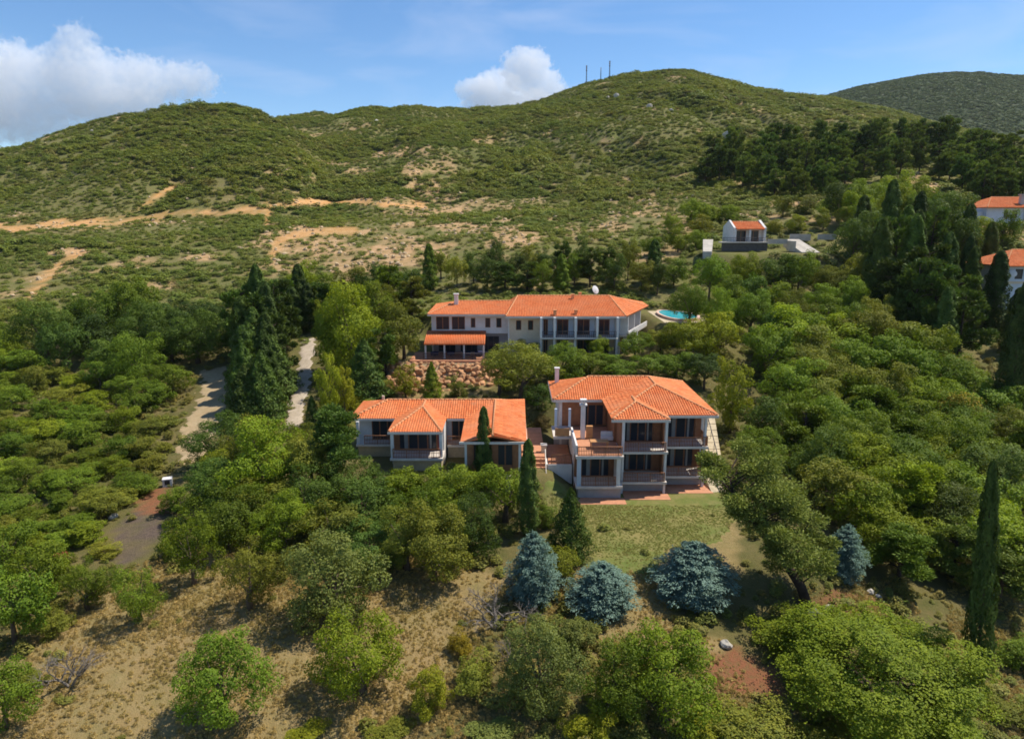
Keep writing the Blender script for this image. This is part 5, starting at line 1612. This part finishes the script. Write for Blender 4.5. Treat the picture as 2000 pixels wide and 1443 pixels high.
# leaning pine
p = ground_at(1578, 1190)
lp = thing('leaning_pine_tree', 'big pine with dark trunk leaning left over the lawn edge', 'pine', p)
g = np.random.default_rng(31)
axis = [Vector((0.2, 0, -0.4)), Vector((-0.5, 0.3, 1.6)), Vector((-1.9, 0.8, 3.8)), Vector((-3.4, 1.4, 5.6)), Vector((-4.9, 2.2, 7.3)), Vector((-5.6, 3.2, 9.2))]
mb = MB().tube(axis, [0.42, 0.36, 0.31, 0.25, 0.17, 0.05], 9)
tips = []
for k in range(62):
    t = 0.22 + 0.78 * k / 61
    i = min(int(t * 5), 4)
    s = axis[i].lerp(axis[i + 1], t * 5 - i)
    a = g.random() * 6.28
    ln = (2.7 - 1.2 * abs(t - 0.6)) * (0.5 + 0.6 * g.random())
    e = s + Vector((math.cos(a) * ln + 0.55, math.sin(a) * ln + 0.3, 0.35 * ln + 0.25 + 1.3 * g.random() * (1 - 0.4 * t)))
    mb.tube([s, s.lerp(e, 0.5) + Vector((0, 0, 0.12)), e], [0.07, 0.05, 0.02], 5, False)
    tips.append(e)
mb.build('trunk', M_BARK_DARK, lp)
tips = np.array([tuple(t) for t in tips])
n = 42000
i = g.integers(len(tips), size=n)
d = unit(g.normal(size=(n, 3)))
P = tips[i] + d * ((0.6 + 0.6 * g.random(len(tips)))[i] * (0.3 + 0.8 * g.random(n)))[:, None] * np.array([1.15, 1.15, 0.7])
al = unit(P - tips[i] + np.array([0, 0, 0.1]))
me = leaves('crown', P, np.cross(al, unit(g.normal(size=(n, 3)))) + np.array([0, 0, 0.5]), 0.23 * (0.7 + 0.6 * g.random(n)), 0.34, M_NEEDLE, g, al, 0.42 + 0.2 * g.normal(size=n) + 0.3 * (P[:, 2] - tips[i][:, 2]))
lc = link('crown', me, lp)
lc.color = (0.190, 0.232, 0.052, 1)
cyp = tree('cypress', 1906, 1335, 380, 52, 'deep', 'tall thin dark cypress at lower right')
cyp.rotation_euler = (0, -0.075, 0)
# --- around the bungalow
tree('pine', 655, 945, 165, 150, 'dark', 'dark green pine in front of the bungalow left end')
tree('broad', 452, 965, 110, 115, 'lime', 'yellow green tree right of the dirt path end')
tree('broad', 520, 985, 190, 190, 'bright', 'large bright tree below the cypress block')
tree('olive', 590, 900, 90, 90, 'olive', 'olive tree between the cypress block and the bungalow')
tree('olive', 735, 965, 62, 72, 'dark', 'dark drooping shrub below the bungalow balcony')
tree('olive', 800, 970, 52, 100, 'olive', 'olive shrub under the bungalow pavilion')
tree('olive', 885, 965, 70, 90, 'grey', 'grey olive shrub under the bungalow right of the pavilion')
tree('shrub', 985, 945, 50, 60, 'olive', 'olive shrub beside the white gatepost')
tree('tall', 642, 830, 130, 62, 'lime', 'yellow green slender tree beside the lane')
tree('tall', 674, 815, 95, 60, 'lime', 'shorter yellow green tree right of the slender lane tree')
tree('shrub', 700, 800, 40, 80, 'lime', 'yellow green hedge clump behind the bungalow')
tree('cone', 612, 838, 70, 38, 'dark', 'small dark cone by the lower lane')
tree('tall', 793, 778, 70, 64, 'lime', 'yellow green shrub in front of the rubble wall')
tree('cone', 844, 780, 78, 42, 'bright', 'bright green cone in front of the rubble wall')
tree('shrub', 896, 776, 46, 44, 'olive', 'small olive shrub in front of the rubble wall')
tree('shrub', 745, 772, 45, 60, 'olive', 'olive shrub behind the bungalow ridge left of the cones')
# --- left of the hotel
tree('broad', 690, 735, 190, 150, 'bright', 'tall light green tree left of the hotel')
tree('broad', 658, 722, 150, 92, 'mid', 'green tree right beside the upper lane')
tree('wood', 790, 700, 120, 110, 'olive', 'olive green tree touching the hotel left end')
tree('cone', 715, 782, 130, 95, 'dark', 'dark spreading conifer behind the bungalow')
tree('darkpine', 755, 745, 110, 80, 'dark', 'dark conifer between the lane trees and the rubble wall')
tree('wood', 735, 650, 110, 90, 'bright', 'light green tree behind the hotel left trees')
# --- in front of the hotel
tree('olive', 1020, 778, 140, 180, 'olive', 'broad olive tree in front of the hotel')
tree('olive', 975, 770, 100, 100, 'olive', 'olive tree left of the broad olive beside the rubble wall')
tree('broad', 1095, 745, 85, 110, 'mid', 'green tree right of the broad olive before the hotel')
for k, (a, b, hh, ww, tn) in enumerate([(1150, 735, 60, 90, 'mid'), (1205, 738, 56, 90, 'mid'), (1265, 738, 56, 90, 'mid'), (1320, 742, 64, 90, 'mid'), (1165, 700, 52, 56, 'bright'), (1240, 700, 62, 80, 'mid'), (1290, 690, 55, 70, 'olive'), (1340, 700, 90, 100, 'lime'), (1395, 700, 95, 110, 'lime'), (1030, 700, 40, 60, 'olive')]):
    tree('wood', a, b, hh, ww, tn, ('leftmost tree of the hedge row behind the balcony villa', 'second tree of the hedge row behind the balcony villa', 'third tree of the hedge row behind the balcony villa', 'rightmost tree of the hedge row behind the balcony villa', 'small bright tree against the hotel lower floor', 'green tree before the hotel right balconies', 'olive tree below the hotel right end', 'yellow green tree below the pool', 'larger yellow green tree right of the pool', 'small olive tree before the hotel cream wall')[k])
tree('tall', 1425, 845, 150, 98, 'lime', 'tall yellow green tree right of the balcony villa')
tree('wood', 1375, 760, 80, 85, 'deep', 'dark tree behind the right end of the balcony villa')
tree('wood', 1050, 800, 60, 70, 'dark', 'dark tree in the gap between the two villas')
tree('shrub', 1060, 835, 35, 40, 'brown', 'brownish shrub beside the upper garden path')
tree('wood', 1480, 860, 100, 100, 'dark', 'dark tree right of the stone side stair')
tree('broad', 1480, 930, 110, 120, 'mid', 'green tree behind the leaning pine top')

# --- groves and woods, each tree its own object
ORD = 'first second third fourth fifth sixth seventh eighth ninth tenth eleventh twelfth thirteenth fourteenth fifteenth sixteenth seventeenth eighteenth nineteenth twentieth'.split()
def ordinal(i):
    if i < 20:
        return ORD[i]
    t = {2: 'twenty', 3: 'thirty', 4: 'forty', 5: 'fifty', 6: 'sixty', 7: 'seventy'}[(i + 1) // 10]
    u = (i + 1) % 10
    return ({2: 'twentieth', 3: 'thirtieth', 4: 'fortieth', 5: 'fiftieth', 6: 'sixtieth', 7: 'seventieth'}[(i + 1) // 10] if u == 0 else t + '-' + ORD[u - 1])
def grove(poly, spacing, kinds, tones, hr, wr, where, group, seed, limit=60, avoid=()):
    """spread feet over a photograph polygon; sizes hr, wr are pixel ranges"""
    gg = np.random.default_rng(seed)
    xs = [p[0] for p in poly]; ys = [p[1] for p in poly]
    pts = []
    for _ in range(4000):
        q = (min(xs) + (max(xs) - min(xs)) * gg.random(), min(ys) + (max(ys) - min(ys)) * gg.random())
        if not in_poly(np.array([q[0]]), np.array([q[1]]), poly)[0]:
            continue
        if any(math.hypot(q[0] - p[0], (q[1] - p[1]) * 1.35) < spacing for p in pts):
            continue
        if any(x0 < q[0] < x1 and y0 < q[1] < y1 for x0, x1, y0, y1 in avoid):
            continue
        pts.append(q)
        if len(pts) >= limit:
            break
    pts.sort()
    rows = []
    for q in pts:
        k = kinds[int(gg.integers(len(kinds)))]
        tn = tones[int(gg.integers(len(tones)))]
        w = wr[0] + (wr[1] - wr[0]) * gg.random()
        h = (hr[0] + (hr[1] - hr[0]) * gg.random())
        if k in ('cypress',):
            w *= 0.55
            h *= 1.15
        rows.append((k, q[0], q[1], h, w, tn))
    count = {}
    for k, a, b, h, w, tn in rows:
        key = (NOUN[k], TONE[tn])
        i = count.get(key, 0)
        count[key] = i + 1
        tree(k, a, b, h, w, tn, '%s %s, %s from left, %s' % (TONE[tn], NOUN[k], ordinal(i), where), group)
grove([(50, 700), (120, 660), (300, 650), (400, 655), (395, 705), (350, 735), (240, 755), (90, 740)], 50, ['wood', 'broad'], ['dark', 'mid', 'dark'], (90, 130), (90, 130), 'in the dark wood above the dirt path', 'dark wood on the left slope', 11, 16)
grove([(-20, 640), (60, 720), (230, 770), (320, 775), (340, 765), (325, 810), (292, 870), (295, 935), (225, 1000), (120, 1075), (-20, 1110)], 41, ['shrub', 'wood', 'shrub', 'shrub'], ['mid', 'olive', 'bright', 'mid'], (44, 74), (64, 98), 'in the left thicket', 'thicket on the left slope', 12, 88)
grove([(380, 900), (560, 930), (690, 985), (860, 1010), (1000, 1005), (985, 1080), (900, 1100), (740, 1120), (570, 1100), (440, 1080), (385, 1000)], 72, ['broad', 'olive', 'wood', 'broad'], ['olive', 'mid', 'bright', 'dark'], (110, 150), (120, 170), 'in the thicket below the bungalow', 'thicket below the bungalow', 13, 26)
grove([(480, 790), (535, 805), (535, 830), (485, 825)], 24, ['cone', 'cypress', 'cone'], ['cyp', 'dark'], (120, 150), (80, 96), 'in the front of the cypress block', 'cypress block by the lane', 14, 7)
grove([(475, 690), (552, 685), (545, 775), (480, 775)], 23, ['cypress', 'cone', 'darkpine'], ['cyp', 'dark'], (120, 165), (90, 105), 'in the middle of the cypress block', 'cypress block by the lane', 15, 18)
grove([(490, 640), (640, 625), (640, 660), (500, 680)], 28, ['cypress', 'darkpine', 'cypress'], ['cyp', 'dark'], (75, 110), (70, 84), 'above the cypress block', 'conifers above the cypress block', 16, 12)
grove([(590, 600), (700, 580), (830, 590), (830, 620), (740, 640), (650, 650)], 38, ['wood', 'wood', 'darkpine'], ['olive', 'mid', 'bright', 'dark'], (70, 100), (60, 84), 'in the trees above the lane', 'trees above the lane', 17, 18)
grove([(830, 575), (850, 545), (1000, 540), (1150, 535), (1310, 545), (1330, 580), (1260, 575), (1000, 572)], 30, ['wood', 'cypress', 'wood', 'darkpine'], ['mid', 'dark', 'olive', 'cyp'], (54, 84), (44, 64), 'behind the hotel roof', 'trees behind the hotel', 18, 30)
grove([(1340, 640), (1345, 600), (1400, 572), (1500, 562), (1640, 560), (1730, 610), (1740, 660), (1600, 690), (1480, 690), (1420, 660)], 44, ['wood', 'wood', 'broad'], ['mid', 'bright', 'dark', 'olive'], (66, 96), (70, 100), 'in the wood above the pool', 'wood above the pool', 19, 36)
grove([(1480, 720), (1600, 700), (1740, 690), (1800, 740), (1900, 800), (1990, 860), (1990, 900), (1560, 860), (1500, 800)], 50, ['wood', 'broad', 'wood'], ['mid', 'bright', 'mid', 'olive'], (95, 130), (105, 150), 'in the wood right of the villa', 'wood right of the villa', 20, 34)
grove([(1560, 900), (1700, 880), (2010, 930), (2010, 1190), (1960, 1200), (1900, 1140), (1740, 1150), (1690, 1060), (1600, 990)], 60, ['broad', 'wood', 'pine', 'broad'], ['mid', 'bright', 'pine', 'olive'], (125, 165), (135, 180), 'in the wood past the leaning pine', 'wood beyond the leaning pine', 21, 34)
grove([(1690, 600), (1750, 600), (1900, 690), (1900, 725), (1790, 705), (1740, 650)], 34, ['cypress', 'cypress', 'darkpine'], ['dark', 'cyp', 'cyp'], (130, 180), (96, 120), 'in the tall conifers by the grey house', 'tall conifers near the tall house', 22, 11)
grove([(1640, 520), (1700, 480), (1850, 500), (1930, 560), (1900, 640), (1760, 560)], 40, ['cypress', 'darkpine', 'wood'], ['cyp', 'dark', 'deep'], (95, 135), (76, 96), 'in the dark trees left of the grey house', 'dark trees left of the tall house', 23, 18)
grove([(1620, 430), (1700, 400), (1880, 430), (1900, 470), (1980, 470), (1990, 480), (1850, 500), (1700, 480)], 38, ['wood', 'wood', 'broad'], ['mid', 'dark', 'bright'], (56, 84), (60, 84), 'in the trees below the ridge pines', 'trees below the ridge pines', 24, 20, [(1890, 2010, 400, 452)])
grove([(1350, 352), (1400, 318), (1500, 308), (1640, 298), (1800, 292), (1990, 318), (2010, 400), (1890, 398), (1830, 350), (1770, 338), (1740, 352), (1570, 395), (1490, 385), (1390, 360)], 20, ['darkpine'], ['pine', 'pine', 'dark'], (44, 70), (40, 58), 'in the ridge grove', 'pine grove below the ridge', 25, 84)
for k, (a, b, hh, ww) in enumerate([(1962, 835, 280, 60), (1990, 800, 240, 60), (1975, 690, 130, 50), (1935, 640, 150, 52)]):
    tree('cypress', a, b, hh, ww, 'deep', ('tall black green cypress at the right edge below the tall house', 'cypress cut by the right edge of the photo', 'slim cypress in front of the tall grey house', 'slim cypress left of the tall grey house wall')[k])
tree('shrub', 1850, 835, 110, 140, 'yellow', 'golden green bush on the slope below the tall conifers')
tree('wood', 1790, 715, 70, 110, 'lime', 'yellow green tree at the foot of the tall conifers')
tree('shrub', 1880, 740, 60, 90, 'olive', 'olive shrub on the bare slope below the tall conifers')
tree('shrub', 1720, 740, 60, 80, 'brown', 'brownish shrub on the slope left of the tall conifers')
grove([(1270, 500), (1330, 440), (1420, 420), (1430, 440), (1380, 470), (1360, 500)], 34, ['shrub', 'wood'], ['mid', 'olive', 'bright'], (36, 54), (40, 60), 'left of the white house', 'shrubs left of the white house', 26, 10)
grove([(1510, 455), (1530, 420), (1640, 410), (1660, 440), (1640, 455), (1600, 450)], 30, ['shrub', 'wood'], ['mid', 'olive', 'lime'], (30, 46), (34, 50), 'right of the white house', 'shrubs right of the white house', 27, 8)
grove([(1390, 545), (1420, 530), (1600, 530), (1620, 545)], 30, ['shrub', 'wood'], ['bright', 'mid', 'lime'], (20, 30), (36, 50), 'below the white house terrace', 'shrubs below the white house', 28, 9)

# ------------------------------------------------------------------ undergrowth and grass nobody could count
M_UNDER = leaf_mat('undergrowth', [(0.165, 0.180, 0.036), (0.205, 0.185, 0.050), (0.240, 0.190, 0.070), (0.110, 0.150, 0.030)], 0.2, True)
def under_keep(x, y, z, px, py):
    dens = 0.55 + 0.9 * fbm(x / 7.0, y / 7.0, 81, 3)
    open_ = in_poly(px, py, [(-60, 1500), (-40, 1330), (60, 1230), (150, 1180), (330, 1120), (420, 1100), (600, 1200), (760, 1150), (930, 1110), (1000, 1130), (900, 1290), (860, 1443), (860, 1520)])
    dens = np.where(open_, 0.10 * dens, dens)
    for poly in ([(1040, 945), (1450, 945), (1450, 1060), (1330, 1080), (1310, 1260), (1200, 1260), (1130, 1120)], [(395, 715), (445, 715), (445, 800), (405, 900), (345, 900), (358, 850)], [(575, 640), (620, 640), (612, 740), (600, 850), (555, 850), (565, 750)], [(235, 1015), (325, 945), (330, 1040), (272, 1100), (235, 1095)], [(1380, 1280), (1440, 1260), (1540, 1330), (1520, 1365), (1390, 1355)], [(1375, 1220), (1465, 1220), (1475, 1310), (1370, 1310)]):
        dens = np.where(in_poly(px, py, poly), 0.02, dens)
    for x0, x1, y0, y1, h, bl in PADS:
        if y0 > 60:
            dens = np.where((x > x0 - 1) & (x < x1 + 1) & (y > y0 - 1.5) & (y < y1 + 1), 0, dens)
    dens = np.where((x > 2) & (x < 23) & (y > 60) & (y < 83), 0, dens)
    return g.random(len(x)) < dens
x, y, z, px, py = scatter_points(19000, 30, 125, 1.6, under_keep)
n = len(x)
s = 0.5 + 1.3 * g.random(n) ** 2.2
scatter_object('undergrowth', 'low mixed undergrowth between the trees', np.stack([x, y, z - 0.05], 1), np.stack([s, s * (0.8 + 0.4 * g.random(n)), s * (0.6 + 0.4 * g.random(n))], 1), np.stack([np.zeros(n), np.zeros(n), g.random(n) * 6.28], 1), [scrub_proto('low_bush', 740 + k, 420, 0.10, M_UNDER) for k in range(4)], 6)

def tuft_proto(name, seed, mat):
    gg = np.random.default_rng(seed)
    n_ = 60
    a = gg.random(n_) * 6.28
    r = 0.32 * gg.random(n_) ** 0.7
    P = np.stack([r * np.cos(a), r * np.sin(a), 0.18 + 0.22 * gg.random(n_)], 1)
    al = np.stack([np.cos(a) * 0.5, np.sin(a) * 0.5, np.full(n_, 1.0)], 1)
    Nn = np.stack([np.cos(a), np.sin(a), np.full(n_, 0.6)], 1) + gg.normal(size=(n_, 3)) * 0.5
    return bpy.data.objects.new(name, leaves(name, P, Nn, 0.5 * (0.6 + 0.6 * gg.random(n_)), 0.13, mat, gg, al))
M_STRAW = leaf_mat('dry straw grass', [(0.40, 0.29, 0.125), (0.36, 0.265, 0.11), (0.29, 0.25, 0.08), (0.46, 0.35, 0.17)], 0.25, True)
def grass_keep(x, y, z, px, py):
    dens = 0.5 + 0.8 * fbm(x / 4.0, y / 4.0, 85, 3)
    k = in_poly(px, py, [(-60, 1500), (-40, 1280), (60, 1200), (150, 1150), (330, 1080), (420, 1060), (600, 1130), (760, 1090), (930, 1080), (1010, 1110), (1150, 1110), (1280, 1120), (1330, 1230), (1440, 1260), (1500, 1500)])
    k |= in_poly(px, py, [(1850, 1100), (2060, 1000), (2060, 1500), (1850, 1500)]) | in_poly(px, py, [(1550, 1150), (1760, 1130), (1800, 1200), (1560, 1230)])
    return k & (g.random(len(x)) < dens)
x, y, z, px, py = scatter_points(150000, 29, 62, 1.5, grass_keep)
n = len(x)
s = 0.16 + 0.30 * g.random(n) ** 3
scatter_object('dry_grass', 'dry straw coloured grass in the open field', np.stack([x, y, z], 1), np.stack([s, s, s * (0.6 + 0.6 * g.random(n))], 1), np.stack([np.zeros(n), np.zeros(n), g.random(n) * 6.28], 1), [tuft_proto('grass_tuft', 760 + k, M_STRAW) for k in range(4)], 7)

M_TURF = leaf_mat('short turf', [(0.16, 0.205, 0.045), (0.26, 0.23, 0.075), (0.32, 0.26, 0.11), (0.13, 0.19, 0.04)], 0.25, True)
def lawn_keep(x, y, z, px, py):
    k = in_poly(px, py, [(1050, 966), (1120, 958), (1425, 955), (1440, 1010), (1405, 1055), (1305, 1075), (1275, 1120), (1155, 1128), (1115, 1060), (1075, 1000)])
    return k & ~((x > 5.8) & (x < 20.1) & (y > 60.4)) & (g.random(len(x)) < np.clip((1125 - py) / 90 + 0.5 * fbm(x / 2.0, y / 2.0, 87, 3), 0.05, 1) * np.clip(0.8 + 1.2 * fbm(x / 3.0, y / 3.0, 88, 3), 0.1, 1))
x, y, z, px, py = scatter_points(160000, 44, 66, 1.5, lawn_keep)
n = len(x)
s = 0.10 + 0.12 * g.random(n) ** 2
scatter_object('lawn_grass', 'short dry turf on the villa lawn', np.stack([x, y, z + 0.06], 1), np.stack([s * 1.5, s * 1.5, s * 0.6], 1), np.stack([np.zeros(n), np.zeros(n), g.random(n) * 6.28], 1), [tuft_proto('turf_tuft', 780 + k, M_TURF) for k in range(3)], 8)

# ------------------------------------------------------------------ cumulus clouds behind the hills: real volumes far away
def cloud(name, label, puffs, dist, dens, noise_amp, seed, thick=1.0, edge=(0.04, 0.2)):
    m, nt, out = new_mat(name)
    pts = []
    for px_, py_, rx, ry in puffs:
        u, b_, c_ = ray(px_, py_)
        s = dist / F
        pts.append((Vector((u / b_ * dist, dist + random.uniform(-60, 60), CZ + c_ / b_ * dist)), Vector((rx * s, (rx + ry) * 0.5 * s * thick, ry * s))))
    cen = sum((p for p, _ in pts), Vector()) / len(pts)
    tc = nt.nodes.new('ShaderNodeTexCoord')
    val = None
    obj = tc.outputs['Object']
    # warp the space a little so that the puffs billow
    nz = nt.nodes.new('ShaderNodeTexNoise')
    nz.inputs['Scale'].default_value = 1 / (dist * 0.013)
    nz.inputs['Detail'].default_value = 6
    nz.inputs['Roughness'].default_value = 0.66
    nt.links.new(obj, nz.inputs['Vector'])
    for p, r in pts:
        q = p - cen
        a = N(nt, 'ShaderNodeVectorMath', operation='MULTIPLY_ADD')
        nt.links.new(obj, a.inputs[0])
        a.inputs[1].default_value = (1 / r.x, 1 / r.y, 1 / r.z)
        a.inputs[2].default_value = (-q.x / r.x, -q.y / r.y, -q.z / r.z)
        l = N(nt, 'ShaderNodeVectorMath', operation='LENGTH')
        nt.links.new(a.outputs[0], l.inputs[0])
        f = mathn(nt, 'SUBTRACT', 1.0, l.outputs['Value'])
        val = f if val is None else mathn(nt, 'SMOOTH_MAX', val, f)
    for n in nt.nodes:
        if n.bl_idname == 'ShaderNodeMath' and n.operation == 'SMOOTH_MAX':
            n.inputs[2].default_value = 0.12
    v = mathn(nt, 'ADD', val, mathn(nt, 'MULTIPLY', mathn(nt, 'SUBTRACT', nz.outputs['Fac'], 0.5), noise_amp))
    d = mathn(nt, 'MULTIPLY', ramp(nt, v, *edge), dens)
    pv = N(nt, 'ShaderNodeVolumePrincipled')
    pv.inputs['Color'].default_value = (1, 1, 1, 1)
    pv.inputs['Anisotropy'].default_value = 0.0
    nt.links.new(d, pv.inputs['Density'])
    nt.links.new(pv.outputs[0], out.inputs['Volume'])
    lo = [min(p[k] - cen[k] - r[k] * 1.25 for p, r in pts) for k in range(3)]
    hi = [max(p[k] - cen[k] + r[k] * 1.25 for p, r in pts) for k in range(3)]
    o = MB().box(lo[0], hi[0], lo[1], hi[1], lo[2], hi[2]).build(name, m, None, cen)
    m.cycles.volume_step_rate = 0.35
    tag(o, label, None, None, 'stuff')
    return o
random.seed(3)
cloud('cumulus_cloud', 'wide white cumulus cloud above the left hill', [(20, 160, 120, 75), (150, 105, 50, 58), (150, 165, 120, 72), (255, 160, 110, 50), (345, 158, 85, 38), (50, 225, 130, 58), (210, 205, 130, 45), (-80, 180, 110, 90)], 5200, 0.0075, 1.55, 1, 0.30, (0.04, 0.15))
cloud('cumulus_cloud', 'small bright cumulus cloud rising behind the middle ridge', [(1028, 142, 52, 46), (1062, 172, 42, 40), (972, 168, 52, 36), (930, 176, 46, 24), (1000, 200, 95, 34), (1040, 122, 34, 28)], 4600, 0.013, 1.3, 2, 0.4, (0.05, 0.12))
cy.volume_step_rate = 1.0

# ------------------------------------------------------------------ faint summer haze over the whole valley
m_haze, nt, out = new_mat('summer haze')
hv = N(nt, 'ShaderNodeVolumePrincipled')
hv.inputs['Color'].default_value = (0.82, 0.90, 1.0, 1)
hv.inputs['Density'].default_value = 0.000035
nt.links.new(hv.outputs[0], out.inputs['Volume'])
hz = MB().box(-1760, 2360, -220, 2960, float(GZ.min()) - 1.5, max(float(GZ.max()), 100.0) + 20.0).build('haze', m_haze)
tag(hz, 'faint bluish haze over the hills', None, None, 'stuff')
